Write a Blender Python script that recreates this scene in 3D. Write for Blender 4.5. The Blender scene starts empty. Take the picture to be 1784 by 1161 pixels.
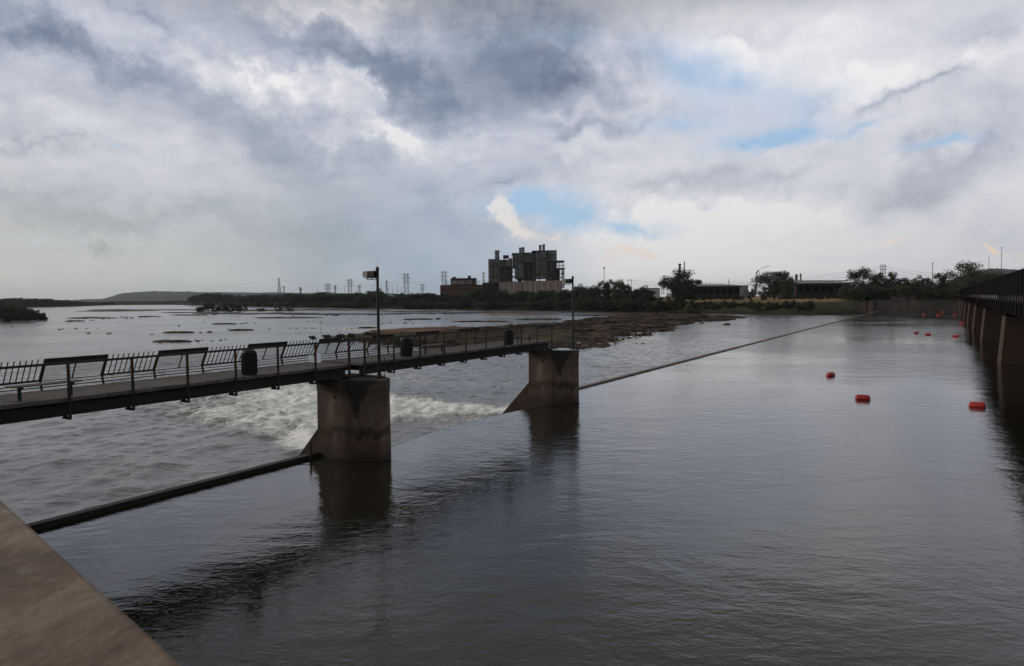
import bpy, bmesh, math, random
import numpy as np
from mathutils import Matrix, Vector, Euler

random.seed(7)
rng = np.random.default_rng(11)
SC = bpy.context.scene
COL = SC.collection
R = math.radians

# ------------------------------------------------------------------ camera
H = 7.0                                   # eye height above the pool water (z = 0)
F = 24.0 / 36.0 * 1784.0                  # focal length in photo pixels
cam_d = bpy.data.cameras.new('camera')
cam_d.lens = 24.0
cam_d.sensor_width = 36.0
cam_d.clip_start = 0.05
cam_d.clip_end = 30000
cam_d.dof.use_dof = True
cam_d.dof.focus_distance = 38.0
cam_d.dof.aperture_fstop = 4.5
cam = bpy.data.objects.new('camera', cam_d)
COL.objects.link(cam)
CM = Matrix.Rotation(R(90 - 2.95), 3, 'X') @ Matrix.Rotation(R(-0.5), 3, 'Z')
cam.matrix_world = Matrix.Translation((0, 0, H)) @ CM.to_4x4()
SC.camera = cam

def ray(px, py):
    return (CM @ Vector(((px - 892) / F, -(py - 580.5) / F, -1.0)))
def G(px, py, z=0.0):                     # the point of the level z seen at a photo pixel
    d = ray(px, py)
    t = (z - H) / d.z
    return Vector((d.x * t, d.y * t, z))
def P(px, py, Y):                         # the point at distance Y seen at a photo pixel
    d = ray(px, py)
    t = Y / d.y
    return Vector((d.x * t, Y, H + d.z * t))
def AE(px, py):
    d = ray(px, py).normalized()
    return math.atan2(d.x, d.y), math.asin(d.z)

TH = math.atan(753 / 1189)                # bearing of the dam and both bridges
sT, cT = math.sin(TH), math.cos(TH)
def D(s, p, z=0.0):                       # s along the dam, p upstream of the camera
    return Vector((s * sT + p * cT, s * cT - p * sT, z))

# ------------------------------------------------------------------ world
SUN_AZ, SUN_EL = R(-75), R(22)
w = bpy.data.worlds.new('World')
SC.world = w
w.use_nodes = True
nt = w.node_tree
nt.nodes.clear()
def N(t, **k):
    n = nt.nodes.new(t)
    for a, b in k.items():
        setattr(n, a, b)
    return n
def L(a, b):
    nt.links.new(a, b)
def M(op, a, b=None, clamp=False):
    n = N('ShaderNodeMath', operation=op, use_clamp=clamp)
    for i, v in enumerate((a, b)):
        if v is None:
            continue
        if isinstance(v, (int, float)):
            n.inputs[i].default_value = v
        else:
            L(v, n.inputs[i])
    return n.outputs[0]
def VM(op, a, b):
    n = N('ShaderNodeVectorMath', operation=op)
    for i, v in enumerate((a, b)):
        if isinstance(v, (tuple, list)):
            n.inputs[i].default_value = v
        elif isinstance(v, (int, float)):
            n.inputs[i].default_value = (v, v, v)
        else:
            L(v, n.inputs[i])
    return n.outputs[0]
def COMB(x, y, z):
    n = N('ShaderNodeCombineXYZ')
    for i, v in enumerate((x, y, z)):
        if isinstance(v, (int, float)):
            n.inputs[i].default_value = v
        else:
            L(v, n.inputs[i])
    return n.outputs[0]
def NOISE(vec, scale, detail, rough=0.55, dist=0.0):
    n = N('ShaderNodeTexNoise')
    n.inputs['Scale'].default_value = scale
    n.inputs['Detail'].default_value = detail
    n.inputs['Roughness'].default_value = rough
    n.inputs['Distortion'].default_value = dist
    L(vec, n.inputs['Vector'])
    return n
def RAMP(fac, stops, interp='LINEAR'):
    n = N('ShaderNodeValToRGB')
    cr = n.color_ramp
    cr.interpolation = interp
    while len(cr.elements) < len(stops):
        cr.elements.new(0.5)
    for e, (p_, c) in zip(cr.elements, stops):
        e.position = p_
        e.color = (c[0], c[1], c[2], 1) if isinstance(c, (tuple, list)) else (c, c, c, 1)
    L(fac, n.inputs[0])
    return n.outputs[0]
def MIX(f, a, b, bt='MIX'):
    n = N('ShaderNodeMix', data_type='RGBA', blend_type=bt)
    for i, v in ((0, f), (6, a), (7, b)):
        if isinstance(v, (int, float)):
            n.inputs[i].default_value = v
        elif isinstance(v, (tuple, list)):
            n.inputs[i].default_value = (v[0], v[1], v[2], 1)
        else:
            L(v, n.inputs[i])
    return n.outputs[2]

tc = N('ShaderNodeTexCoord')
sep = N('ShaderNodeSeparateXYZ')
L(tc.outputs['Generated'], sep.inputs[0])
dx, dy, dz = sep.outputs
az = M('ARCTAN2', dx, dy)
el = M('ARCSINE', dz)
zz = M('ADD', M('MAXIMUM', dz, 0.0), 0.30)
# a cloud deck seen from below: its cells flatten towards the horizon
deck = COMB(M('DIVIDE', dx, zz), M('DIVIDE', dy, zz), 0.0)
# the deck is combed by the wind along one bearing
rot = N('ShaderNodeMapping')
rot.inputs['Rotation'].default_value = (0, 0, R(24))
rot.inputs['Scale'].default_value = (1.0, 1.7, 1)
L(deck, rot.inputs[0])
deck = rot.outputs[0]
n_big = NOISE(deck, 0.9, 3, 0.5)
n_mid = NOISE(deck, 2.1, 9, 0.58, 0.35)
n_fine = NOISE(deck, 6.5, 8, 0.62, 0.5)
n_col = N('ShaderNodeTexNoise')
n_col.inputs['Scale'].default_value = 5.0
n_col.inputs['Detail'].default_value = 7
n_col.inputs['Roughness'].default_value = 0.6
ae = COMB(az, el, 0.0)
L(ae, n_col.inputs['Vector'])
warp = VM('MULTIPLY', VM('SUBTRACT', n_col.outputs['Color'], (0.5, 0.5, 0.5)), (0.34, 0.17, 0.0))
n_w2 = NOISE(ae, 16, 6, .62)
warp = VM('ADD', warp, VM('MULTIPLY', VM('SUBTRACT', n_w2.outputs['Color'], (0.5, 0.5, 0.5)), (0.16, 0.09, 0.0)))
aew = VM('ADD', ae, warp)
n_col2 = N('ShaderNodeTexNoise')
n_col2.inputs['Scale'].default_value = 22.0
n_col2.inputs['Detail'].default_value = 6
n_col2.inputs['Roughness'].default_value = 0.65
L(ae, n_col2.inputs['Vector'])
aew2 = VM('ADD', ae, VM('MULTIPLY', VM('SUBTRACT', n_col2.outputs['Color'], (0.5, 0.5, 0.5)), (0.09, 0.05, 0.0)))

def blob_sum(items, vec, start=0.0):
    acc = start
    for (px, py, rx, ry, rotd, wgt) in items:
        a, e = AE(px, py)
        mp = N('ShaderNodeMapping', vector_type='TEXTURE')
        mp.inputs['Location'].default_value = (a, e, 0)
        mp.inputs['Rotation'].default_value = (0, 0, R(rotd))
        sc = 1.0 / F
        cx = math.cos(a)
        mp.inputs['Scale'].default_value = (max(rx * sc * cx * cx, .01), max(ry * sc * cx, .008), 1)
        L(vec, mp.inputs[0])
        g = N('ShaderNodeTexGradient', gradient_type='QUADRATIC_SPHERE')
        L(mp.outputs[0], g.inputs[0])
        acc = M('ADD', M('MULTIPLY', g.outputs['Fac'], wgt), acc)
    return acc
DARK = [  # px, py, half width, half height, tilt, weight (negative = darker)
    (870, 70, 360, 170, -6, -.50), (770, 175, 300, 120, -16, -.52), (960, 130, 240, 130, -10, -.55), (650, 110, 200, 60, -20, -.35),
    (1030, 225, 170, 40, 5, -.40), (560, 110, 380, 80, -22, -.42), (330, 60, 240, 60, -28, -.34),
    (90, 60, 330, 110, -25, -.60), (230, 130, 330, 60, -24, -.30), (60, 150, 200, 50, -20, -.16),
    (420, 200, 220, 50, -20, -.20), (470, 260, 300, 80, -14, -.22),
    (60, 240, 190, 24, -14, -.22), (240, 365, 520, 60, -6, -.42), (60, 330, 300, 60, -6, -.15),
    (560, 330, 240, 190, 0, -.20), (620, 420, 420, 150, 4, -.46), (520, 470, 260, 60, 0, -.12),
    (185, 407, 100, 15, -3, -.55), (265, 423, 60, 6, -6, -.28),
    (1000, 290, 300, 40, 6, -.22), (880, 310, 70, 16, 0, -.25), (1180, 330, 320, 60, 3, -.30),
    (1560, 325, 340, 70, 8, -.50), (1680, 260, 300, 70, 14, -.34), (1350, 296, 260, 34, 10, -.22), (1740, 400, 260, 60, 10, -.26),
    (1560, 185, 150, 30, 13, -.40), (1400, 200, 110, 22, 10, -.20), (1300, 40, 300, 30, 0, -.16), (1700, 50, 260, 50, 8, -.2),
    (930, 395, 110, 26, 0, -.14), (1420, 440, 260, 30, 3, -.10), (960, 420, 80, 20, 0, -.10),
    # bright openings
    (480, 160, 190, 44, -8, .42), (600, 165, 80, 28, -4, .38), (690, 250, 190, 44, -10, .62), (560, 30, 190, 50, -12, .35), (660, 15, 120, 40, -10, .3),
    (1000, 195, 110, 22, 6, .18), (380, 290, 300, 60, -6, .10), 
     (1250, 90, 480, 150, 0, .36), (1640, 120, 420, 110, 8, .30),
    (1250, 385, 380, 60, 3, .42), (1060, 370, 200, 40, 0, .34), (60, 480, 420, 70, 0, .12), (1240, 470, 460, 70, 0, .20), (320, 500, 260, 60, 0, .10), (1700, 480, 300, 60, 0, .14),
]
lum = M('ADD', blob_sum(DARK, aew, 0.735), M('MULTIPLY', RAMP(el, [(.06, .20), (.27, .03)]), RAMP(M('ADD', M('MULTIPLY', az, 0.8), 0.5), [(.48, 0.0), (.60, 1.0)])))
st = N('ShaderNodeMapping')
st.inputs['Rotation'].default_value = (0, 0, R(24))
st.inputs['Scale'].default_value = (2.6, 11.0, 1)
L(aew2, st.inputs[0])
n_streak = NOISE(st.outputs[0], 1.0, 7, .6, .5)
leftm = RAMP(M('ADD', M('MULTIPLY', az, 0.8), 0.5), [(.30, 1.0), (.62, .25)])
calm = RAMP(M('ADD', M('MULTIPLY', az, 0.8), 0.5), [(.50, 1.0), (.66, .62)])
tex = M('MULTIPLY', M('SUBTRACT', n_mid.outputs['Fac'], 0.5), 0.55)
tex = M('ADD', tex, M('MULTIPLY', M('SUBTRACT', n_fine.outputs['Fac'], 0.5), 0.34))
tex = M('ADD', tex, M('MULTIPLY', M('SUBTRACT', n_col.outputs['Fac'], 0.5), 0.36))
tex = M('ADD', tex, M('MULTIPLY', M('SUBTRACT', n_col2.outputs['Fac'], 0.5), 0.24))
tex = M('ADD', tex, M('MULTIPLY', M('MULTIPLY', M('SUBTRACT', n_streak.outputs['Fac'], 0.5), leftm), 0.60))
tex = M('MULTIPLY', tex, RAMP(el, [(.02, .25), (.20, 1.0)]))
lum = M('ADD', lum, M('MULTIPLY', tex, calm))
lum = M('SUBTRACT', lum, RAMP(el, [(.345, 0.0), (.47, .42), (.70, .56), (1.0, .50)]))  # unseen overhead sky darkened, added to dim the near water's reflections
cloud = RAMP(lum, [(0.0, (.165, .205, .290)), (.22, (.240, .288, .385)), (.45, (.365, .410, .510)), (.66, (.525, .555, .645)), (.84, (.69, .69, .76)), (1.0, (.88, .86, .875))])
# warm, hazy air along the horizon
hz = RAMP(el, [(0.0, 1.0), (.07, .8), (.17, .25), (.30, 0.0)])
azr = RAMP(M('MULTIPLY_ADD', az, 0.8) if False else M('ADD', M('MULTIPLY', az, 0.8), 0.5), [(0.0, (.55, .54, .46)), (.22, (.50, .53, .49)), (.40, (.32, .42, .51)), (.50, (.42, .51, .59)), (.62, (.74, .74, .73)), (.80, (.70, .70, .70)), (1.0, (.58, .59, .61))])
cloud = MIX(RAMP(el, [(.34, 0.0), (.52, 1.0)]), cloud, MIX(1.0, cloud, (1.02, .86, .64), 'MULTIPLY'))
cloud = MIX(M('MULTIPLY', hz, 0.75), cloud, azr)
# clear holes with the sky texture behind
HOLES = [(1340, 242, 210, 40, 4, 1.5), (1500, 225, 110, 14, 8, .8), (1190, 120, 170, 80, -20, .75), (1300, 150, 210, 90, -20, .75), (1190, 215, 170, 44, 0, .8), (1000, 60, 120, 50, 0, .3), (1420, 180, 160, 50, 8, .5), (1640, 245, 170, 16, 4, 1.0), (925, 352, 150, 46, 4, 1.9), (1000, 378, 110, 46, 6, 1.3), (1110, 400, 140, 30, 0, .6),
         (1080, 400, 110, 26, 0, .55), (1240, 358, 70, 8, 0, .4), (190, 255, 40, 8, 0, .4), (940, 312, 60, 7, 5, -.6), (1345, 262, 34, 5, 10, -1.6), (70, 430, 320, 24, 0, .22)]
hole = blob_sum(HOLES, aew2, 0.0)
hole = M('ADD', hole, M('MULTIPLY', M('SUBTRACT', n_fine.outputs['Fac'], 0.5), 0.55))
hole = RAMP(M('ADD', hole, M('MULTIPLY', M('SUBTRACT', n_streak.outputs['Fac'], .5), .5)), [(.06, 0.0), (1.0, 1.0)])
sky = N('ShaderNodeTexSky', sky_type='NISHITA')
sky.sun_disc = False
sky.sun_elevation = SUN_EL
sky.sun_rotation = SUN_AZ
sky.altitude = 200
sky.dust_density = 1.6
skyc = MIX(1.0, sky.outputs[0], (1.15, 1.25, 1.32), 'MULTIPLY')
skyc = MIX(0.75, skyc, (4.0, 5.9, 8.3))
STR = 0.10
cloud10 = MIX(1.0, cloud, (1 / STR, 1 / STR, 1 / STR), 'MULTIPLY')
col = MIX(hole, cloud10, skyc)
# sunlit towers of cumulus far off
WARM = [(870, 348, 34, 26, 0, 1.7), (880, 378, 44, 38, -30, 1.5), (908, 405, 50, 30, 0, 1.0), (960, 412, 60, 16, 0, .6), (1005, 420, 30, 12, 0, .3),
        (1050, 442, 22, 16, 0, .75), (1090, 438, 46, 22, 0, .95), (1125, 445, 30, 20, 0, .8), (1165, 455, 12, 10, 0, .7), (1060, 458, 60, 12, 0, .5),
        (1725, 437, 26, 10, -15, 1.2), (1763, 446, 16, 9, -20, .9), (1555, 418, 60, 7, 4, .55), (1220, 375, 150, 10, 0, .3), (1100, 350, 120, 12, 0, .25), (285, 453, 16, 8, 0, .5)]
n_puff = NOISE(ae, 60, 5, 0.6)
warm = blob_sum(WARM, aew2, 0.0)
warm = M('ADD', warm, M('MULTIPLY', M('SUBTRACT', n_puff.outputs['Fac'], 0.5), 0.8))
warm = RAMP(warm, [(.05, 0.0), (.75, .85)], 'EASE')
wc = RAMP(M('ADD', M('MULTIPLY', az, 0.8), 0.5), [(.49, (8.2, 7.9, 7.6)), (.56, (8.2, 7.0, 6.3)), (.7, (8.2, 6.9, 6.2)), (1.0, (9.0, 6.8, 4.9))])
col = MIX(warm, col, wc)
below = RAMP(el, [(0.0, 1.0), (.001, 0.0)])
col = MIX(M('LESS_THAN', el, -0.002), col, (1.0, 1.0, 1.0))
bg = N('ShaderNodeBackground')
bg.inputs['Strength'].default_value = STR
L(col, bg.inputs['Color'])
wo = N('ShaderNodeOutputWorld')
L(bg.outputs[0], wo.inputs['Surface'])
w.cycles.sampling_method = 'MANUAL'
w.cycles.sample_map_resolution = 512

sun_d = bpy.data.lights.new('sun', 'SUN')
sun_d.energy = 1.5
sun_d.angle = R(14)
sun_d.color = (1.0, .90, .80)
sun = bpy.data.objects.new('sun', sun_d)
COL.objects.link(sun)
sdir = Vector((math.sin(SUN_AZ) * math.cos(SUN_EL), math.cos(SUN_AZ) * math.cos(SUN_EL), math.sin(SUN_EL)))
sun.rotation_euler = sdir.to_track_quat('Z', 'Y').to_euler()

SC.view_settings.view_transform = 'Standard'
SC.view_settings.look = 'None'
SC.view_settings.exposure = 0.0
SC.view_settings.gamma = 1.0
SC.cycles.max_bounces = 5
SC.cycles.volume_bounces = 0
SC.cycles.caustics_reflective = False
SC.cycles.caustics_refractive = False

# ------------------------------------------------------------------ materials
MATS = {}
def material(name, c1, c2=None, scale=2.0, rough=.85, bump=0.0, detail=6, metal=0.0, stretch=(1, 1, 1), contrast=(.3, .7), coord='Object', spec=.3):
    global nt
    if name in MATS:
        return MATS[name]
    m = bpy.data.materials.new(name)
    m.use_nodes = True
    nt = m.node_tree
    b = nt.nodes['Principled BSDF']
    b.inputs['Roughness'].default_value = rough
    b.inputs['Metallic'].default_value = metal
    b.inputs['Specular IOR Level'].default_value = spec
    c2 = c2 or tuple(x * .55 for x in c1)
    t = N('ShaderNodeTexCoord')
    mp = N('ShaderNodeMapping')
    mp.inputs['Scale'].default_value = stretch
    L(t.outputs[coord], mp.inputs[0])
    n = NOISE(mp.outputs[0], scale, detail, .62, .2)
    c = RAMP(n.outputs['Fac'], [(contrast[0], c2), (contrast[1], c1)])
    L(c, b.inputs['Base Color'])
    if bump:
        bn = N('ShaderNodeBump')
        bn.inputs['Strength'].default_value = .6
        bn.inputs['Distance'].default_value = bump
        L(n.outputs['Fac'], bn.inputs['Height'])
        L(bn.outputs[0], b.inputs['Normal'])
    MATS[name] = m
    return m

m_rust = material('rusty_steel', (.045, .034, .029), (.020, .016, .014), 3.0, .75, .003)
m_girder = material('weathered_girder', (.040, .035, .030), (.018, .016, .014), 1.2, .8, .003, stretch=(1, .3, 1))
m_dark = material('dark_paint', (.016, .017, .016), (.009, .009, .009), 5, .5, .001)
m_can = material('dark_green_paint', (.012, .018, .016), (.007, .010, .009), 7, .55, .002)
m_deckwood = material('weathered_deck', (.16, .145, .135), (.075, .068, .062), 2.2, .8, .006, stretch=(5, 1, 1))
m_lens = material('pale_housing', (.42, .40, .33), (.22, .21, .17), 9, .5)
m_brick = material('brick_wall', (.13, .048, .036), (.07, .028, .024), .35, .9, coord='Object')
m_brickd = material('dark_brick', (.070, .034, .028), (.035, .02, .018), .4, .9)
m_ribbed = material('ribbed_concrete_pale', (.30, .225, .19), (.20, .15, .125), .5, .9, stretch=(4, 4, .4))
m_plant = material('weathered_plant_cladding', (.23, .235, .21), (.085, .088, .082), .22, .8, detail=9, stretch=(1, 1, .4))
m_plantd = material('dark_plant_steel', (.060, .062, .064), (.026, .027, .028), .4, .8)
m_frame = material('frame_steel', (.075, .076, .074), (.04, .04, .04), .4, .8)
m_stack = material('stack_steel', (.15, .148, .155), (.08, .078, .082), .3, .6)
m_pylon = material('galvanised_lattice', (.10, .10, .105), (.06, .06, .062), 1, .6)
m_letter = material('painted_letter', (.55, .53, .50), (.40, .38, .36), 1, .7)
m_roof = material('metal_roof', (.24, .235, .23), (.15, .145, .14), .15, .6, stretch=(1, 3, 1))
m_shed = material('dark_shed_wall', (.035, .028, .028), (.02, .017, .017), .2, .9)
m_white = material('white_cladding', (.42, .42, .43), (.33, .33, .34), .2, .7)
m_leaf = None
m_bark = material('bark', (.06, .05, .04), (.03, .025, .02), 4, .95)
m_wallc = material('old_concrete_wall', (.085, .074, .065), (.032, .028, .026), .25, .9, detail=9, stretch=(1, 1, .5))
m_buoy = material('red_float_plastic', (.50, .032, .024), (.32, .022, .018), 4, .42, spec=.5)
m_algae = material('algae_band', (.03, .02, .015), (.015, .012, .01), 8, .6)
m_stone = material('rock', (.13, .085, .060), (.020, .015, .012), .9, .9, .05, detail=9, spec=.1)
m_stonew = material('wet_rock', (.040, .034, .030), (.016, .014, .013), 1.3, .6, .03, detail=8)
m_pale = material('pale_rock', (.36, .34, .31), (.20, .19, .17), 2, .9, .03)
m_sand = material('wet_sandbar', (.075, .052, .042), (.03, .022, .019), .05, .85, .02, detail=9)

def leaf_mat(name, a, b):
    global nt
    m = bpy.data.materials.new(name)
    m.use_nodes = True
    nt = m.node_tree
    bs = nt.nodes['Principled BSDF']
    bs.inputs['Roughness'].default_value = .75
    bs.inputs['Specular IOR Level'].default_value = .2
    g = N('ShaderNodeNewGeometry')
    t = N('ShaderNodeTexCoord')
    n = NOISE(t.outputs['Object'], .55, 3)
    f = M('ADD', M('MULTIPLY', g.outputs['Random Per Island'], .55), M('MULTIPLY', n.outputs['Fac'], .6))
    oi = N('ShaderNodeObjectInfo')
    f = M('ADD', f, M('MULTIPLY', M('SUBTRACT', oi.outputs['Random'], .5), .35))
    c = RAMP(f, [(.2, b), (.9, a)])
    L(c, bs.inputs['Base Color'])
    MATS[name] = m
    return m
m_leaf = leaf_mat('leaves', (.075, .092, .040), (.020, .030, .016))
m_leafd = leaf_mat('dark_leaves', (.050, .066, .034), (.013, .020, .012))
m_leafy = leaf_mat('pale_leaves', (.11, .13, .05), (.035, .05, .022))

def pier_material(name, cy):
    """brown stained concrete: vertical runs, a dark run from the rim, a wet dark band above the water"""
    global nt
    m = bpy.data.materials.new(name)
    m.use_nodes = True
    nt = m.node_tree
    b = nt.nodes['Principled BSDF']
    b.inputs['Roughness'].default_value = .85
    t = N('ShaderNodeTexCoord')
    mp = N('ShaderNodeMapping')
    mp.inputs['Scale'].default_value = (1, 1, .22)
    L(t.outputs['Object'], mp.inputs[0])
    n1 = NOISE(mp.outputs[0], 1.3, 8, .6, .4)
    n2 = NOISE(t.outputs['Object'], 6, 8, .7)
    n3 = NOISE(t.outputs['Object'], .9, 4, .6, .8)
    c = RAMP(n1.outputs['Fac'], [(.30, (.032, .025, .020)), (.44, (.090, .060, .043)), (.56, (.20, .145, .104)), (.68, (.31, .25, .195))])
    c = MIX(RAMP(n3.outputs['Fac'], [(.42, 0.0), (.62, .75)]), c, (.125, .050, .031))
    s = N('ShaderNodeSeparateXYZ')
    L(t.outputs['Object'], s.inputs[0])
    # green grey upper part
    up = RAMP(M('ADD', M('MULTIPLY', s.outputs[2], .25), M('MULTIPLY', M('SUBTRACT', n3.outputs['Fac'], .5), .5)), [(.25, 0.0), (.8, .6)])
    c = MIX(up, c, (.060, .058, .042))
    # wet band close to the water with a wavy upper edge
    hgt = M('ADD', s.outputs[2], M('MULTIPLY', M('SUBTRACT', n3.outputs['Fac'], .5), 1.2))
    band = RAMP(M('DIVIDE', hgt, 4.0), [(.02, .9), (.14, .35), (.24, .2), (.27, .8), (.33, .75), (.37, 0.0)])
    c = MIX(band, c, (.022, .018, .015))
    # dark run below the joint of the two spans
    wdg = M('ABSOLUTE', M('ADD', M('SUBTRACT', s.outputs[0], cy), M('MULTIPLY', M('SUBTRACT', n1.outputs['Fac'], .5), .9)))
    wlim = M('MULTIPLY', M('SUBTRACT', s.outputs[2], M('ADD', 1.35, M('MULTIPLY', n2.outputs['Fac'], .5))), .42)
    run = M('MULTIPLY', M('LESS_THAN', wdg, wlim), .9)
    run = RAMP(M('MULTIPLY', M('SUBTRACT', wlim, wdg), 6.0, True), [(0, 0.0), (1, .9)])
    c = MIX(run, c, (.014, .012, .010))
    c = MIX(M('MULTIPLY', n2.outputs['Fac'], .35), c, (.05, .04, .03))
    L(c, b.inputs['Base Color'])
    bn = N('ShaderNodeBump')
    bn.inputs['Distance'].default_value = .02
    bn.inputs['Strength'].default_value = .6
    L(n2.outputs['Fac'], bn.inputs['Height'])
    L(bn.outputs[0], b.inputs['Normal'])
    return m

def water_material(name, base, rough, layers, foam=False, rot=0.0):
    """layers: (scale along flow, scale across, distance, detail)"""
    global nt
    m = bpy.data.materials.new(name)
    m.use_nodes = True
    nt = m.node_tree
    b = nt.nodes['Principled BSDF']
    b.inputs['Base Color'].default_value = (*base, 1)
    b.inputs['Roughness'].default_value = rough
    b.inputs['IOR'].default_value = 2.0 if foam else 1.62
    b.inputs['Specular IOR Level'].default_value = .5
    t = N('ShaderNodeTexCoord')
    prev = None
    mask = NOISE(t.outputs['Object'], .035, 4, .6, .6)
    mk = RAMP(mask.outputs['Fac'], [(.35, .25), (.65, 1.0)])
    for (sx, sy, dist, det, rr) in layers:
        mp = N('ShaderNodeMapping')
        mp.inputs['Rotation'].default_value = (0, 0, R(rr))
        mp.inputs['Scale'].default_value = (sx, sy, 1)
        L(t.outputs['Object'], mp.inputs[0])
        n = NOISE(mp.outputs[0], 1.0, det, .55, 1.6 if prev is None else .35)
        bn = N('ShaderNodeBump')
        bn.inputs['Distance'].default_value = dist
        L(M('MULTIPLY', mk, 1.0), bn.inputs['Strength'])
        L(n.outputs['Fac'], bn.inputs['Height'])
        if prev:
            L(prev, bn.inputs['Normal'])
        prev = bn.outputs[0]
    L(prev, b.inputs['Normal'])
    if foam:
        at = N('ShaderNodeAttribute')
        at.attribute_name = 'foam'
        mp = N('ShaderNodeMapping')
        mp.inputs['Scale'].default_value = (1.0, .7, 1)
        L(t.outputs['Object'], mp.inputs[0])
        nf = NOISE(mp.outputs[0], 1.6, 9, .72, 1.0)
        nf2 = NOISE(mp.outputs[0], .45, 5, .6, .6)
        f = M('ADD', at.outputs['Fac'], M('ADD', M('MULTIPLY', M('SUBTRACT', nf.outputs['Fac'], .5), 1.5), M('MULTIPLY', M('SUBTRACT', nf2.outputs['Fac'], .5), 1.0)))
        f = RAMP(f, [(.30, 0.0), (.50, .52), (.80, 1.0)])
        fc = RAMP(nf.outputs['Fac'], [(.3, (.42, .45, .34)), (.46, (.84, .86, .81)), (.58, (.97, .97, .95))])
        c = MIX(f, (*base,), fc)
        L(c, b.inputs['Base Color'])
        L(RAMP(f, [(0, rough), (.6, .75)]), b.inputs['Roughness'])
    return m

# ------------------------------------------------------------------ mesh helpers
class MB:
    def __init__(self):
        self.v, self.f = [], []
    def add(self, vs, fs):
        o = len(self.v)
        self.v += [tuple(v) for v in vs]
        self.f += [tuple(i + o for i in f) for f in fs]
        return self
    def box(self, x0, x1, y0, y1, z0, z1):
        return self.hexa([(x0, y0, z0), (x1, y0, z0), (x1, y1, z0), (x0, y1, z0), (x0, y0, z1), (x1, y0, z1), (x1, y1, z1), (x0, y1, z1)])
    def hexa(self, vs):
        return self.add(vs, [(0, 3, 2, 1), (4, 5, 6, 7), (0, 1, 5, 4), (1, 2, 6, 5), (2, 3, 7, 6), (3, 0, 4, 7)])
    def bar(self, a, b, w, h=None, up=(0, 0, 1)):
        a, b = Vector(a), Vector(b)
        h = h or w
        d = (b - a).normalized()
        u = Vector(up)
        if abs(d.dot(u)) > .95:
            u = Vector((0, 1, 0))
        s = d.cross(u).normalized()
        u = s.cross(d).normalized()
        s, u = s * w / 2, u * h / 2
        return self.hexa([a - s - u, a + s - u, a + s + u, a - s + u, b - s - u, b + s - u, b + s + u, b - s + u])
    def tube(self, a, b, r0, r1=None, n=8, caps=True):
        a, b = Vector(a), Vector(b)
        r1 = r0 if r1 is None else r1
        d = (b - a).normalized()
        u = Vector((0, 0, 1)) if abs(d.z) < .9 else Vector((1, 0, 0))
        s = d.cross(u).normalized()
        u = s.cross(d)
        vs = []
        for c, r in ((a, r0), (b, r1)):
            for i in range(n):
                t = 2 * math.pi * i / n
                vs.append(c + s * (r * math.cos(t)) + u * (r * math.sin(t)))
        fs = [(i, (i + 1) % n, n + (i + 1) % n, n + i) for i in range(n)]
        if caps:
            fs += [tuple(range(n))[::-1], tuple(range(n, 2 * n))]
        return self.add(vs, fs)
    def lathe(self, prof, n=24, c=(0, 0, 0)):
        vs, fs = [], []
        for (r, z) in prof:
            for i in range(n):
                t = 2 * math.pi * i / n
                vs.append((c[0] + r * math.cos(t), c[1] + r * math.sin(t), c[2] + z))
        for k in range(len(prof) - 1):
            for i in range(n):
                j = (i + 1) % n
                fs.append((k * n + i, k * n + j, (k + 1) * n + j, (k + 1) * n + i))
        fs.append(tuple(range(n))[::-1])
        fs.append(tuple(range((len(prof) - 1) * n, len(prof) * n)))
        return self.add(vs, fs)
    def prism(self, pts, z0, z1):
        n = len(pts)
        vs = [(p[0], p[1], z0) for p in pts] + [(p[0], p[1], z1) for p in pts]
        return self.add(vs, [tuple(range(n))[::-1], tuple(range(n, 2 * n))] + [(i, (i + 1) % n, n + (i + 1) % n, n + i) for i in range(n)])
    def build(self, name, mat, parent=None, smooth=False, loc=None, bevel=0):
        me = bpy.data.meshes.new(name)
        me.from_pydata(self.v, [], self.f)
        me.materials.append(mat)
        if smooth:
            me.shade_smooth()
        me.update()
        o = bpy.data.objects.new(name, me)
        COL.objects.link(o)
        if parent:
            o.parent = parent
        if loc:
            o.location = loc
        if bevel:
            bv = o.modifiers.new('bevel', 'BEVEL')
            bv.width = bevel
            bv.segments = 2
            bv.limit_method = 'ANGLE'
        return o

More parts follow.
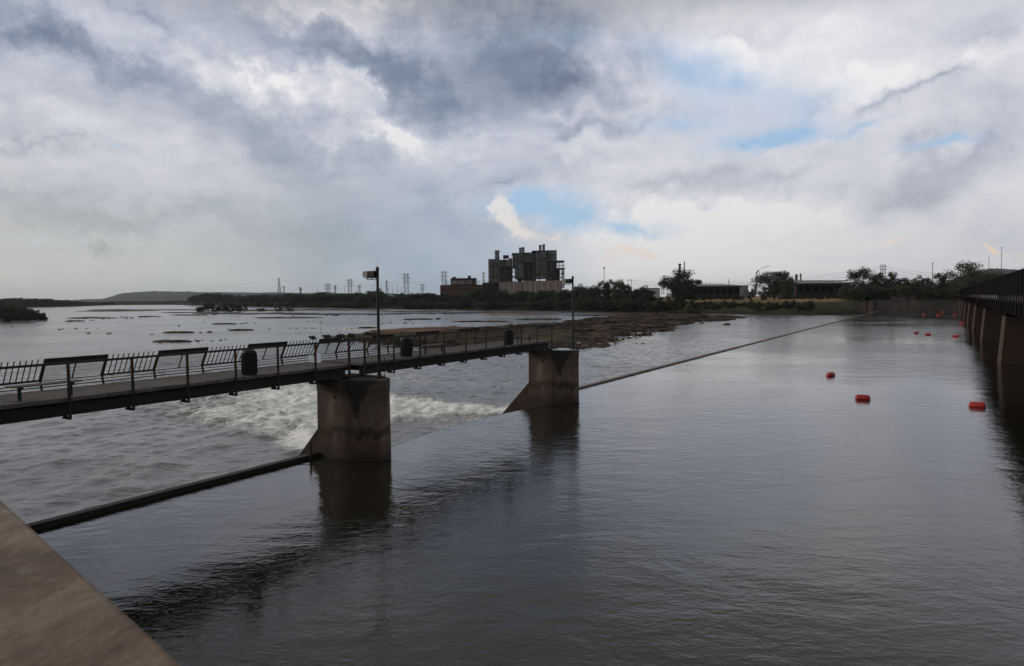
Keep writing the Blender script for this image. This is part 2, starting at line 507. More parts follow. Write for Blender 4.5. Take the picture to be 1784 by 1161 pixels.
def tag(o, label=None, cat=None, group=None, kind=None):
    if label: o['label'] = label
    if cat: o['category'] = cat
    if group: o['group'] = group
    if kind: o['kind'] = kind
    return o
def thing(name, label, cat, loc=(0, 0, 0), rz=0.0, group=None):
    o = bpy.data.objects.new(name, None)
    o.empty_display_size = .5
    COL.objects.link(o)
    o.location = loc
    o.rotation_euler = (0, 0, rz)
    return tag(o, label, cat, group)
def copy_tree(o, parent=None, kids=None):
    c = o.copy()
    COL.objects.link(c)
    c.parent = parent
    for ch in list(o.children):
        copy_tree(ch, c)
    return c
def grid_mesh(name, X, Y, Z, mat, smooth=True, attr=None, keep=None, matrix=None):
    ny, nx = X.shape
    co = np.stack([X, Y, Z], -1).reshape(-1, 3)
    idx = np.arange(nx * ny).reshape(ny, nx)
    q = np.stack([idx[:-1, :-1], idx[:-1, 1:], idx[1:, 1:], idx[1:, :-1]], -1).reshape(-1, 4)
    if keep is not None:
        kf = (keep[:-1, :-1] & keep[:-1, 1:] & keep[1:, 1:] & keep[1:, :-1]).reshape(-1)
        q = q[kf]
        used = np.unique(q)
        remap = -np.ones(len(co), int)
        remap[used] = np.arange(len(used))
        co = co[used]
        q = remap[q]
        if attr is not None:
            attr = attr.reshape(-1)[used]
    me = bpy.data.meshes.new(name)
    me.vertices.add(len(co))
    me.vertices.foreach_set('co', co.reshape(-1).astype(np.float32))
    me.loops.add(q.size)
    me.loops.foreach_set('vertex_index', q.reshape(-1).astype(np.int32))
    me.polygons.add(len(q))
    me.polygons.foreach_set('loop_start', (np.arange(len(q)) * 4).astype(np.int32))
    me.update(calc_edges=True)
    me.validate()
    if smooth:
        me.shade_smooth()
    if attr is not None:
        a = me.attributes.new('foam', 'FLOAT', 'POINT')
        a.data.foreach_set('value', attr.reshape(-1).astype(np.float32))
    me.materials.append(mat)
    o = bpy.data.objects.new(name, me)
    COL.objects.link(o)
    return o

def vnoise(x, y, seed=0):
    xi, yi = np.floor(x).astype(np.int64), np.floor(y).astype(np.int64)
    xf, yf = x - xi, y - yi
    u, v = xf * xf * (3 - 2 * xf), yf * yf * (3 - 2 * yf)
    def h(a, b):
        n = (a * 374761393 + b * 668265263 + seed * 974711) & 0xffffffff
        n = ((n ^ (n >> 13)) * 1274126177) & 0xffffffff
        return ((n ^ (n >> 16)) & 0xffff) / 65535.0
    return (h(xi, yi) * (1 - u) + h(xi + 1, yi) * u) * (1 - v) + (h(xi, yi + 1) * (1 - u) + h(xi + 1, yi + 1) * u) * v
def fbm(x, y, oct=4, seed=0, gain=.5):
    s, a, t = 0, 1.0, 0.0
    for i in range(oct):
        s = s + a * vnoise(x * 2 ** i, y * 2 ** i, seed + i)
        t += a
        a *= gain
    return s / t
def sstep(a, b, x):
    t = np.clip((x - a) / (b - a), 0, 1)
    return t * t * (3 - 2 * t)

DAMROT = -TH          # rotation that turns local x to upstream (p) and local y along the dam (s)
def D_empty(name, label, cat, s, p, z=0, group=None):
    return thing(name, label, cat, D(s, p, z), DAMROT, group)

ZD = -1.5             # level of the river below the dam
S1, S2 = 22.0, 40.4   # centres of the two piers
PW = -23.55           # line of the gates

# ------------------------------------------------------------------ setting: ground and water
ground = MB().add([(-14000, -3000, -6), (14000, -3000, -6), (14000, 14000, -6), (-14000, 14000, -6)], [(0, 1, 2, 3)]).build('ground', m_sand)
tag(ground, kind='structure')

def axis(lo, hi, d0, d1, step, growth):
    a = list(np.arange(d0, d1, step))
    st, x = step, d1
    while x < hi:
        a.append(x); st *= growth; x += st
    a.append(hi)
    st, x = step, d0 - step
    b = []
    while x > lo:
        b.append(x); st *= growth; x -= st
    b.append(lo)
    return np.array(b[::-1] + a)

# pool above the dam
sa = axis(-12, 333.2, 20, 46, .22, 1.07)
pa = axis(PW - 4.4, 1500, PW - 4.2, -16, .16, 1.09)
Sg, Pg = np.meshgrid(sa, pa)
gap = sstep(S1 + .2, S1 + .6, Sg) * (1 - sstep(S2 - .6, S2 - .2, Sg))
arc = PW + 1.9 - 1.0 * np.sin(np.clip((Sg - S1) / (S2 - S1), 0, 1) * math.pi)
# smooth sheet bending down over the lowered gate between the piers
fall = sstep(0, 1, (arc - Pg) / 3.4) * (1.75 + .06 * np.sin(Sg * 3.1) + .05 * np.sin(Sg * 7.3 + 1))
dip = .06 * sstep(0, 1, (arc + 3.0 - Pg) / 3.0)
Z = -(fall + dip) * gap
Z = np.where((gap < .5) & (Pg < PW - .02), -3.0, Z)
XY = np.stack([Sg * sT + Pg * cT, Sg * cT - Pg * sT], -1)
m_pool = water_material('pool_water', (.016, .0145, .008), .05, [(.16, .24, .07, 4, 12), (.8, 1.5, .034, 6, 38), (4.2, 7.0, .012, 4, 18)])
pool = grid_mesh('pool_water', XY[..., 0], XY[..., 1], Z, m_pool)
tag(pool, kind='structure')

# river below the dam
sa = axis(-1600, 3200, 2, 112, .2, 1.07)
pa = axis(-4200, PW + .1, -75, PW, .2, 1.06)
Sg, Pg = np.meshgrid(sa, pa)
dist = np.hypot(Sg, Pg)
fine = 1 - sstep(95, 190, dist)
# turbulent plume under the gap
q = -(Pg - PW)                                            # metres downstream of the gates
q0 = np.interp(Sg, [20, 26, 31, 36, 39.5, 41.5, 46], [4.5, 6.0, 8.2, 9.0, 6.5, 2.5, 3.0]) + 1.8 * (fbm(Sg * .5, Pg * .5, 3, 61) - .5)
plume = np.exp(-((Sg - (34.0 + .14 * q + 1.6 * (fbm(Sg * .1, Pg * .15, 3, 88) - .5))) / (8.2 + .03 * q)) ** 6) * sstep(0, 1.6, q - q0) * (1 - sstep(18, 46, q))
mod = fbm(Sg * .16, Pg * .16, 4, 3)
turb = np.clip(.42 + 1.0 * plume + .35 * (mod - .5), .08, 1.3)
hgt = np.zeros_like(Sg)
for i in range(34):
    wl = .7 * 1.115 ** i
    th = rng.normal(0, .75) + math.pi
    k = 2 * math.pi / wl
    ph = rng.uniform(0, 7)
    wv = np.sin(k * (Pg * math.cos(th) + Sg * math.sin(th)) + ph + 2.2 * fbm(Sg * .3 / (wl ** .5), Pg * .3 / (wl ** .5), 2, i + 50))
    hgt += (1 - np.abs(wv)) * .011 * wl ** .75 * (1 if wl < 14 else .3)
hgt = hgt - hgt.mean()
rough_f = np.abs(fbm(Sg * .55, Pg * .75, 5, 9, .6) - .5) * 2
hgt = hgt * (.42 + .9 * turb) + plume * (.55 * (rough_f - .3) + .25 * (fbm(Sg * 1.6, Pg * 1.9, 4, 21) - .5))
# standing roll where the falling sheet meets the river
roll = np.exp(-((q - q0 - 1.5) / 1.2) ** 2) * np.exp(-((Sg - 34.2) / 8.6) ** 8)
hgt += roll * (.45 + .35 * (fbm(Sg * .9, Pg * .9, 4, 33) - .5))
Z = ZD + hgt * fine
foam = plume * (1.05 - .018 * q) * (.55 + .9 * fbm(Sg * .12, Pg * .12, 3, 77)) + roll * .9
foam += .40 * sstep(.52, .74, fbm(Sg * .05, Pg * .02, 5, 5)) * (1 - sstep(260, 500, dist)) + .16 * plume
foam -= .02
XY = np.stack([Sg * sT + Pg * cT, Sg * cT - Pg * sT], -1)
m_river = water_material('river_water', (.125, .121, .108), .14, [(.12, .45, .16, 5, 30), (.7, 1.8, .19, 7, 25), (3.0, 6.0, .06, 5, 30)], foam=True)
river = grid_mesh('river_water', XY[..., 0], XY[..., 1], Z, m_river, attr=foam)
tag(river, kind='structure')

# far bank
toe_px = [(1700, 541, 0), (1560, 543, 0), (1512, 546, ZD), (1440, 549, ZD), (1400, 549, ZD), (1300, 547.5, ZD), (1200, 546.3, ZD), (1100, 544.5, ZD), (1000, 542.5, ZD), (900, 541, ZD), (800, 539.7, ZD), (700, 538.2, ZD), (600, 537, ZD), (500, 535.5, ZD), (430, 534, ZD), (370, 532.5, ZD), (300, 531.2, ZD), (200, 531.7, ZD), (120, 534.3, ZD), (40, 536, ZD), (-60, 538, ZD), (-220, 541, ZD)]
toe = []
for i, (x, y, z) in enumerate(toe_px):
    if x >= 1512:
        toe.append(D(334.5, {1700: 14, 1560: -17, 1512: -26}[x], z))
    else:
        toe.append(G(x, y, ZD))
toe = [D(334.5, 1500, 0), D(334.5, 300, 0)] + toe
def dens(pts, n):
    out = []
    for a, b in zip(pts[:-1], pts[1:]):
        for k in range(n):
            out.append(a.lerp(b, k / n))
    out.append(pts[-1])
    return out
toe_d = dens(toe, 8)
def toe_Y(px):
    best = min(range(len(toe_d)), key=lambda i: abs((toe_d[i].x / max(toe_d[i].y, 1)) * F + 892 - px) + (1000 if toe_d[i].y < 0 else 0))
    return toe_d[best].y
def on_bank(px, inland, z):
    """a point of the far bank: bearing of a photo column, metres inland of the water's edge"""
    d = ray(px, 520)
    Y = toe_Y(px)
    x0, y0 = d.x / d.y * Y, Y
    r = math.hypot(x0, y0)
    return Vector((x0 * (r + inland) / r, y0 * (r + inland) / r, z))
prof = [(-12, -4), (0, -1.75), (2, -.9), (6, .6), (12, 2.4), (20, 4.2), (34, 4.9), (60, 5.2), (120, 5.6), (400, 6), (1500, 6), (9000, 6)]
wall_prof = [(0, -4), (.2, 3.2), (.4, 4.0), (6, 4.2), (12, 4.3), (20, 4.6), (34, 5.0), (60, 5.2), (120, 5.6), (400, 6), (1500, 6), (9000, 6)]
X, Y, Z = [], [], []
for i, t in enumerate(toe_d):
    r = math.hypot(t.x, t.y)
    rowx, rowy, rowz = [], [], []
    isw = abs((t.x * sT + t.y * cT) - 334.5) < .5
    for (o, z) in (wall_prof if isw else prof):
        nz = 0 if (isw or o > 1000) else (fbm(np.array([i * .45]), np.array([o * .08]), 3, 2)[0] - .5) * min(2.0, max(0, o) * .12)
        rr = (r + o + (0 if isw else 3 * (fbm(np.array([i * .8]), np.array([0.5]), 2, 8)[0] - .5))) / r
        rowx.append(t.x * rr); rowy.append(t.y * rr); rowz.append(z + nz)
    X.append(rowx); Y.append(rowy); Z.append(rowz)

def bank_material():
    global nt
    m = bpy.data.materials.new('grassy_bank')
    m.use_nodes = True
    nt = m.node_tree
    b = nt.nodes['Principled BSDF']
    b.inputs['Roughness'].default_value = .95
    b.inputs['Specular IOR Level'].default_value = .1
    t = N('ShaderNodeTexCoord')
    s = N('ShaderNodeSeparateXYZ')
    L(t.outputs['Object'], s.inputs[0])
    n = NOISE(t.outputs['Object'], .10, 8, .65)
    n2 = NOISE(t.outputs['Object'], .9, 6, .7)
    hgt_ = M('ADD', s.outputs[2], M('MULTIPLY', M('SUBTRACT', n.outputs['Fac'], .5), 3.0))
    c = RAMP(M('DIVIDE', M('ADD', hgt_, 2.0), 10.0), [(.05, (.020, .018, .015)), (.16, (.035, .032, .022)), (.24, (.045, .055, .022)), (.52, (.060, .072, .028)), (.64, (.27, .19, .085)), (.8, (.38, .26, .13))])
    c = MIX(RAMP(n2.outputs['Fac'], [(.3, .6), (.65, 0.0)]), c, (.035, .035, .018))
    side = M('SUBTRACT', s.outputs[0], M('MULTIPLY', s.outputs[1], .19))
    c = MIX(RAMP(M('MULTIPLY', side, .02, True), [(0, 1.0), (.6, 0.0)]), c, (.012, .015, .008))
    L(c, b.inputs['Base Color'])
    return m
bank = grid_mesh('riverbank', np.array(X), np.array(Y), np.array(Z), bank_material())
tag(bank, kind='structure')

# hills far behind
m_hill = material('wooded_hill', (.035, .045, .030), (.018, .026, .020), .012, .95, detail=10)
def hill(px0, px1, Y0, prof_px, name='hills', depth=900, base=0):
    xs = np.linspace(px0, px1, 220)
    tops = np.interp(xs, [a for a, _ in prof_px], [b for _, b in prof_px])
    rows = []
    for j, fr in enumerate((0, .15, .35, .6, .85, 1.0, 1.25, 1.6)):
        shape = math.sin(min(fr, 1) * math.pi / 2) if fr <= 1 else 1 - (fr - 1) * 1.2
        row = []
        for i, (x, ty) in enumerate(zip(xs, tops)):
            Yd = Y0 + depth * fr
            top = P(x, ty, Y0 + depth)
            base_p = P(x, ty, Yd)
            n = (vnoise(np.array([i * .9]), np.array([j * 1.3]), 4)[0] - .5) * 6 + (vnoise(np.array([i * .12]), np.array([j * .6]), 7)[0] - .5) * 14 * (fr > .1)
            z = base + (top.z - base) * shape + n * (.35 if fr == 1.0 else 1) * (fr > 0)
            row.append((base_p.x, Yd, z))
        rows.append(row)
    A = np.array(rows)
    return tag(grid_mesh(name, A[..., 0], A[..., 1], A[..., 2], m_hill), kind='structure')
hill(120, 900, 3300, [(120, 523), (180, 521), (205, 514), (230, 509.5), (260, 508.2), (310, 508.5), (360, 510), (430, 509.5), (520, 510), (600, 511), (700, 512), (800, 514), (900, 515)], depth=1200, base=3)
hill(-300, 240, 4600, [(-300, 521), (0, 522), (100, 522.5), (160, 523.5), (240, 524)], depth=900, base=3)
hill(1560, 2100, 2100, [(1560, 506), (1640, 497), (1690, 475), (1725, 469), (1765, 469.5), (1800, 472), (2100, 470)], depth=700, base=5)

# ------------------------------------------------------------------ foot bridge over the two piers
def pier_obj(s, label, stain):
    m = pier_material('stained_concrete', stain)
    t = D_empty('bridge_pier', label, 'bridge pier', s, -21.5, 0, 'concrete piers under the footbridge')
    r, tail = 1.05, -2.1
    def outline(rad, tl, n=28):
        pts = [(-1.0 + (rad + 1.0) * math.sin(a), -rad * math.cos(a)) for a in np.linspace(0, math.pi, n)]
        return pts + [(tl, rad), (tl, -rad)]
    mb = MB()
    o0, o1 = outline(r + .05, tail - .04), outline(r, tail)
    nseg = 9
    zs = np.linspace(-4, 3.0, nseg)
    n = len(o0)
    vs, fs = [], []
    for k, z in enumerate(zs):
        f = k / (nseg - 1)
        vs += [(a[0] * (1 - f) + b[0] * f, a[1] * (1 - f) + b[1] * f, z) for a, b in zip(o0, o1)]
    for k in range(nseg - 1):
        fs += [(k * n + i, k * n + (i + 1) % n, (k + 1) * n + (i + 1) % n, (k + 1) * n + i) for i in range(n)]
    fs += [tuple(range(n))[::-1], tuple(range((nseg - 1) * n, nseg * n))]
    mb.add(vs, fs)
    body = mb.build('pier_shaft', m, t)
    body.data.materials.append(m_pale)
    cap = MB().prism(outline(r + .025, tail - .02), 3.004, 3.5).build('pier_cap', m, t, bevel=.03)
    # sloping tail wall running down into the river
    fin = MB()
    fin.add([(tail - .02, -.93, 1.35), (tail - .02, .93, 1.35), (-6.4, .93, -3.2), (-6.4, -.93, -3.2), (tail - .02, -.93, -4), (tail - .02, .93, -4), (-6.4, .93, -4), (-6.4, -.93, -4)],
            [(0, 1, 2, 3), (4, 7, 6, 5), (0, 3, 7, 4), (1, 5, 6, 2), (2, 6, 7, 3), (0, 4, 5, 1)])
    if s > 30:
        MB().prism([(x_ * .93 - .03, y_ * .93) for x_, y_ in outline(r, tail)], 3.502, 3.53).build('wet_top', material('wet_pale_concrete', (.30, .28, .27), (.18, .165, .155), 2, .28, spec=.5), t)
    fin.build('sloping_tail_wall', material('dark_brown_concrete', (.085, .055, .040), (.030, .022, .018), .8, .9, .01, detail=9), t, bevel=.02)
    MB().tube((-1.0, -r - .012, 2.72), (-1.0, -r + .1, 2.72), .07, n=12).build('drain_hole', m_dark, t)
    return t
pier1 = pier_obj(S1, 'stained concrete pier nearer the camera under the joint of the footbridge spans', .15)
pier2 = pier_obj(S2, 'farther concrete pier carrying the outer end of the footbridge', .2)
for tt, hh in ((pier1, (.35, .2)), (pier2, (.3, .2))):
    MB().box(-1.6, -.75, -.6, .6, 3.504, 3.58).build('bearing_plate', m_rust, tt)

# lamp posts on the piers
def lamp_post(s, p, label):
    t = D_empty('lamp_post', label, 'lamp post', s, p, 3.5, 'lamp posts on the footbridge piers')
    MB().tube((0, 0, .06), (0, 0, 4.75), .075, .055, 12).lathe([(.075, 4.75), (.09, 4.78), (.08, 4.85), (.03, 4.93), (.005, 4.95)], 12).build('pole', m_dark, t, smooth=False)
    b = MB().lathe([(.27, 0), (.27, .05), (.13, .08), (.11, .16)], 18)
    for k in range(4):
        a = k * math.pi / 2 + .7
        b.tube((.2 * math.cos(a), .2 * math.sin(a), .05), (.2 * math.cos(a), .2 * math.sin(a), .12), .022, n=6)
    b.build('base_plate', m_dark, t)
    hd = MB().box(-.46, -.06, -.17, .17, 4.46, 4.74).build('lamp_head', m_dark, t, bevel=.015)
    MB().box(-.74, -.462, -.17, .17, 4.47, 4.73).build('lamp_housing', m_lens, hd, bevel=.015)
    MB().box(-.66, -.10, -.12, .12, 4.425, 4.457).build('lens', m_lens, hd)
    MB().bar((-.62, 0, 4.36), (-.06, 0, 4.36), .03).bar((-.60, 0, 4.36), (-.60, 0, 4.44), .03).bar((-.34, 0, 4.36), (-.34, 0, 4.44), .03).build('bracket', m_dark, hd)
    MB().tube((.19, .16, .02), (.19, .16, .9), .018, n=6).build('conduit', m_dark, t)
    return t
lamp_post(22.35, -21.15, 'black lamp post with boxy head standing on the nearer footbridge pier')
lamp_post(41.0, -21.1, 'black lamp post standing on the farther footbridge pier beyond the bridge end')

fb = D_empty('footbridge', 'rusty steel footbridge with plank deck and leaning railings across the piers', 'footbridge', 0, 0, 0)
PN, PF = -21.9, -24.55       # near and far rail lines
ZR, ZK = 5.22, 4.15          # rail top, deck top
spans = [(4.6, 21.35), (22.1, 39.55)]
for (a, b) in spans:
    # two plate girders with flanges and stiffeners
    for pc in (PN - .28, PF + .30):
        g = MB().box(pc - .010, pc + .010, a + .05, b - .05, 3.64, 4.0)
        g.box(pc - .11, pc + .11, a + .05, b - .05, 3.602, 3.638).box(pc - .11, pc + .11, a + .05, b - .05, 4.0, 4.03)
        k = a + .9
        while k < b - .3:
            g.box(pc - .10, pc - .012, k, k + .012, 3.64, 3.998)
            k += 1.85
        g.build('girder', m_girder, fb)
    for k in np.arange(a + .6, b - .4, 1.85):
        MB().box(PF + .42, PN - .40, k, k + .08, 3.72, 3.86).build('cross_beam', m_girder, fb)
    d = MB()
    y = a
    i = 0
    while y < b - .14:
        dz_ = random.uniform(-.006, .006)
        d.box(PF - .04, PN - .07 + random.uniform(-.025, .02), y, y + .138, 4.034, ZK + dz_)
        y += .145
    d.build('deck', m_deckwood, fb)
    MB().bar((PN, a, ZR - .03), (PN, b, ZR - .03), .06, .07).build('top_rail', m_rust, fb)
    MB().bar((PF - .03, a, 4.24), (PF - .03, b, 4.24), .035).bar((PF - .03, a, 4.34), (PF - .03, b, 4.34), .03).bar((PF - .05, a, 4.44), (PF - .05, b, 4.44), .03).build('lower_rails', m_rust, fb)
def near_post(s, heavy=False):
    ww = .075 if not heavy else .11
    t = MB().box(PN + .0, PN + .055, s - ww / 2, s + ww / 2, 3.50, ZR - .065)
    t.box(PN - .40, PN + .0, s - .03, s + .03, 3.50, 3.55)
    t.add([(PN - .40, s, 3.60), (PN - .12, s, 3.60), (PN - .06, s, 3.552), (PN - .40, s, 3.552)], [(0, 1, 2, 3)])
    t.build('post', m_rust, fb)
posts1 = [21.25 - 1.88 * k for k in range(9)]
posts2 = [22.2 + (39.45 - 22.2) / 9 * k for k in range(10)]
for s in posts1 + posts2:
    near_post(s, s in (posts1[0], posts2[0]))
# far side: boards with mesh between leaning bracket posts, alternating with leaning pickets
def lean(p0, z):            # leaning line: bulges out at the knee, leans back over the deck at the top
    if z < 4.46:
        return PF + .02 - .12 * (z - 4.03) / .43
    return PF - .10 + .42 * (z - 4.46) / .72
# bench-board modules seen from s ~ 4 on, period 3.77
mods = []
s0 = 21.0
far_s = lambda px: None
def s_on_far(px):
    d = ray(px, 600)
    # bearing line meets the line p = PF + .3
    kx = d.x / d.y
    pf = PF + .28
    # X = s sT + p cT ; Y = s cT - p sT ; X = kx Y
    return pf * (kx * -sT - cT) / (sT - kx * cT)
board_px = [(-110, -22), (75, 187), (275, 362), (432, 500), (556, 595), (648, 685), (725, 765), (800, 835)]
bsp = [(s_on_far(a), s_on_far(b)) for a, b in board_px]
def far_clip(s):
    return max(4.7, min(39.4, s))
for (a, b) in bsp:
    a, b = far_clip(a), far_clip(b)
    if b - a < .3:
        continue
    zt = 5.18
    MB().hexa([(lean(0, 5.04) - .02, a, 5.03), (lean(0, 5.04) + .03, a, 5.02), (lean(0, 5.04) + .03, b, 5.02), (lean(0, 5.04) - .02, b, 5.03),
               (lean(0, zt) - .02, a, zt + .01), (lean(0, zt) + .03, a, zt), (lean(0, zt) + .03, b, zt), (lean(0, zt) - .02, b, zt + .01)]).build('leaning_board', m_rust, fb)
    for k in (a + .03, b - .03):
        MB().bar((lean(0, 4.03), k, 4.03), (lean(0, 4.46), k, 4.46), .07, .05).bar((lean(0, 4.46), k, 4.46), (lean(0, 5.0), k, 5.0), .09, .05).build('bracket_post', m_rust, fb)
    MB().bar((lean(0, 4.46), (a + b) / 2, 4.46), (lean(0, 5.0), (a + b) / 2, 5.0), .035).build('brace', m_rust, fb)
    ms = MB()
    zl, zh = 4.47, 5.0
    pitch = .085
    hgt_m = zh - zl
    k = a - hgt_m
    while k < b:
        for sg in (1, -1):
            k0, k1 = k, k + hgt_m
            lo, hi = max(k0, a + .04), min(k1, b - .04)
            if hi - lo > .03:
                f0, f1 = (lo - k0) / hgt_m, (hi - k0) / hgt_m
                z0_, z1_ = zl + hgt_m * f0, zl + hgt_m * f1
                if sg < 0:
                    z0_, z1_ = zh - hgt_m * f0, zh - hgt_m * f1
                ms.bar((lean(0, z0_), lo, z0_), (lean(0, z1_), hi, z1_), .007)
        k += pitch
    ms.build('mesh_panel', m_rust, fb)
edges = sorted(x for ab in bsp for x in ab)
gaps = []
prev = 4.7
for (a, b) in bsp:
    if a - prev > .3:
        gaps.append((prev, a))
    prev = max(prev, b)
gaps.append((prev, 39.4))
for (a, b) in gaps:
    a, b = far_clip(a), far_clip(b)
    if b - a < .3:
        continue
    pk = MB()
    n = max(2, int(round((b - a) / .175)))
    for i in range(1, n):
        s = a + (b - a) * i / n
        pk.bar((lean(0, 4.46), s, 4.46), (lean(0, 5.17), s, 5.17), .026)
    pk.bar((lean(0, 4.47) - .005, a, 4.47), (lean(0, 4.47) - .005, b, 4.47), .035)
    pk.bar((lean(0, 5.0) - .022, a, 5.0), (lean(0, 5.0) - .022, b, 5.0), .022)
    pk.build('picket_panel', m_rust, fb)
# closing rail across the outer end
e = MB()
s = 39.5
e.bar((PN + .03, s, ZR - .03), (PF, s, ZR - .03), .06).bar((PF, s, 4.15), (PF, s, ZR), .07).bar((PN + .03, s, 4.45), (PF, s, 4.45), .04)
for k in range(1, 12):
    x = PN + (PF - PN) * k / 12
    e.bar((x, s, 4.45), (x, s, ZR - .06), .022)
e.build('end_railing', m_rust, fb)
# near railing infill on the outer span: thin wires
for (a, b) in zip(posts2[:-1], posts2[1:]):
    wi = MB()
    for z in (4.32, 4.5, 4.68, 4.86, 5.04):
        wi.bar((PN + .02, a + .05, z), (PN + .02, b - .05, z), .006)
    wi.build('rail_wires', m_rust, fb)
for (a, b) in zip(posts1[1:], posts1[:-1]):
    wi = MB()
    for z in (4.32, 4.5, 4.68, 4.86, 5.04):
        wi.bar((PN + .02, a + .05, z), (PN + .02, b - .05, z), .005)
    wi.build('rail_wires', m_rust, fb)

# benches and bins on the deck
def bench(s, p, ln, label):
    t = D_empty('bench', label, 'bench', s, p, ZK + .006, 'low benches on the footbridge deck')
    for k in range(3):
        MB().box(-.20 + k * .14, -.08 + k * .14, -ln / 2, ln / 2, .40, .44).build('seat_plank', m_deckwood, t)
    for q_ in (-1, 1):
        MB().box(-.03, .03, q_ * ln * .36 - .04, q_ * ln * .36 + .04, .0, .36).box(-.2, .2, q_ * ln * .36 - .03, q_ * ln * .36 + .03, .362, .398).build('leg', m_dark, t)
    return t
bench(9.6, -22.45, 1.9, 'low flat bench behind the near rail at the start of the footbridge')
bench(28.0, -22.6, 1.9, 'low flat bench between the two bins farther out on the footbridge')
bench(37.4, -22.8, 2.0, 'low flat bench near the outer end of the footbridge')
def bin_(s, p, label):
    t = D_empty('litter_bin', label, 'litter bin', s, p, ZK + .006, 'dark litter bins on the footbridge')
    MB().lathe([(.245, 0), (.26, .02), (.27, .40), (.275, .74), (.285, .75), (.285, .79), (.27, .80)], 28).build('bin_body', m_can, t, smooth=False)
    rb = MB()
    for k in range(20):
        a = k / 20 * 2 * math.pi
        rb.bar((.275 * math.cos(a), .275 * math.sin(a), .05), (.28 * math.cos(a), .28 * math.sin(a), .74), .018)
    rb.build('slats', m_can, t)
    MB().lathe([(.275, .804), (.285, .83), (.25, .90), (.17, .955), (.06, .985), (.0, .99)], 28).build('domed_lid', m_can, t, smooth=True)
    return t
bin_(16.55, -22.35, 'dark litter bin with domed lid on the nearer span of the footbridge')
bin_(25.6, -22.4, 'dark litter bin just beyond the lamp post on the outer span')
bin_(35.0, -22.4, 'small dark litter bin farthest out on the footbridge')

# ------------------------------------------------------------------ dam gates
m_gate = material('gate_steel', (.035, .026, .024), (.015, .013, .012), .8, .6, .004, stretch=(1, .3, 1))
m_gate2 = material('gate_plate_reddish', (.17, .115, .105), (.09, .06, .055), .15, .6, .004, stretch=(1, .2, 1))
g = D_empty('dam_gate', 'dark raised gate of the dam running from the parapet to the nearer pier', 'dam gate', 0, PW)
MB().hexa([(-.30, -2, -3), (.02, -2, -.6), (.02, S1 - 1.06, -.6), (-.30, S1 - 1.06, -3), (-.20, -2, .13), (.04, -2, .13), (.04, S1 - 1.06, .13), (-.20, S1 - 1.06, .13)]).build('gate_leaf', m_gate, g)
MB().box(-.24, .09, -2, S1 - 1.06, .133, .17).build('top_plate', m_gate, g)
g = D_empty('gate_post', 'short rusty post standing at the dark gate beside the nearer pier', 'post', 20.25, PW + .22)
MB().bar((0, 0, -.6), (.02, 0, .78), .07).bar((-.02, 0, .3), (.1, 0, .3), .05).build('post_shaft', m_rust, g)
tag(g, group=None)
g = D_empty('dam_gate', 'long reddish line of low dam gates from the farther pier to the far wall', 'dam gate', 0, PW)
for k, (a, b) in enumerate([(S2 + 1.06 + 36.4 * i, min(S2 + 1.06 + 36.4 * (i + 1) - .05, 333)) for i in range(8)]):
    MB().hexa([(-.5, a, -3), (0.05, a, -.6), (0.05, b, -.6), (-.5, b, -3), (-.25, a, .05), (.08, a, .05), (.08, b, .05), (-.25, b, .05)]).build('gate_leaf', m_gate2, g)
    MB().box(-.30, .13, a, b, .053, .09).build('top_plate', m_gate2, g)
# crossing steel of the lowered gate under the gap
g = D_empty('dam_gate', 'lowered gate under the smooth water sheet between the two piers', 'dam gate', (S1 + S2) / 2, PW - 1.0)
MB().hexa([(-3.2, -8, -2.6), (1.2, -8, -.9), (1.2, 8, -.9), (-3.2, 8, -2.6), (-3.2, -8, -2.5), (1.2, -8, -.75), (1.2, 8, -.75), (-3.2, 8, -2.5)]).build('gate_leaf', m_gate, g)

# ------------------------------------------------------------------ parapet in the near corner
def parapet_material():
    global nt
    m = bpy.data.materials.new('brown_aggregate_concrete')
    m.use_nodes = True
    nt = m.node_tree
    b = nt.nodes['Principled BSDF']
    b.inputs['Roughness'].default_value = .9
    t = N('ShaderNodeTexCoord')
    n = NOISE(t.outputs['Object'], 4.5, 10, .68, .6)
    n2 = NOISE(t.outputs['Object'], 26, 6, .7)
    c = RAMP(n.outputs['Fac'], [(.34, (.066, .042, .028)), (.5, (.155, .105, .072)), (.64, (.24, .18, .13))])
    c = MIX(RAMP(n2.outputs['Fac'], [(.58, 0.0), (.72, .7)]), c, (.22, .19, .165))
    c = MIX(RAMP(n2.outputs['Fac'], [(.30, .6), (.40, 0.0)]), c, (.03, .02, .015))
    L(c, b.inputs['Base Color'])
    bn = N('ShaderNodeBump')
    bn.inputs['Distance'].default_value = .008
    L(n2.outputs['Fac'], bn.inputs['Height'])
    L(bn.outputs[0], b.inputs['Normal'])
    return m
m_par = parapet_material()
e0, e1 = G(0, 866, H - .5), G(330, 1163, H - .5)
du = (e1 - e0).normalized()
dn = Vector((-du.y, du.x, 0))
if dn.dot(Vector((0, 1, 0))) > 0:
    dn = -dn                       # towards the land side
pw = thing('parapet_wall', 'brown rough concrete parapet filling the near lower corner', 'parapet', (0, 0, 0))
a, b = e0 - du * 60, e1 + du * 3.2
def quad_wall(a, b, w0, w1, z0, z1):
    return MB().hexa([(*(a + dn * w0).xy, z0), (*(b + dn * w0).xy, z0), (*(b + dn * w1).xy, z0), (*(a + dn * w1).xy, z0), (*(a + dn * w0).xy, z1), (*(b + dn * w0).xy, z1), (*(b + dn * w1).xy, z1), (*(a + dn * w1).xy, z1)])
bevel_o = quad_wall(a, b, 0, .85, H - .72, H - .5)
bevel_o.build('coping', m_par, pw, bevel=.012)
quad_wall(a, b, .06, .79, -4, H - .722).build('wall_face', m_wallc, pw)
nb = quad_wall(a, b + du * 4, .85, 60, -4, H - 1.6).build('near_bank', m_wallc)
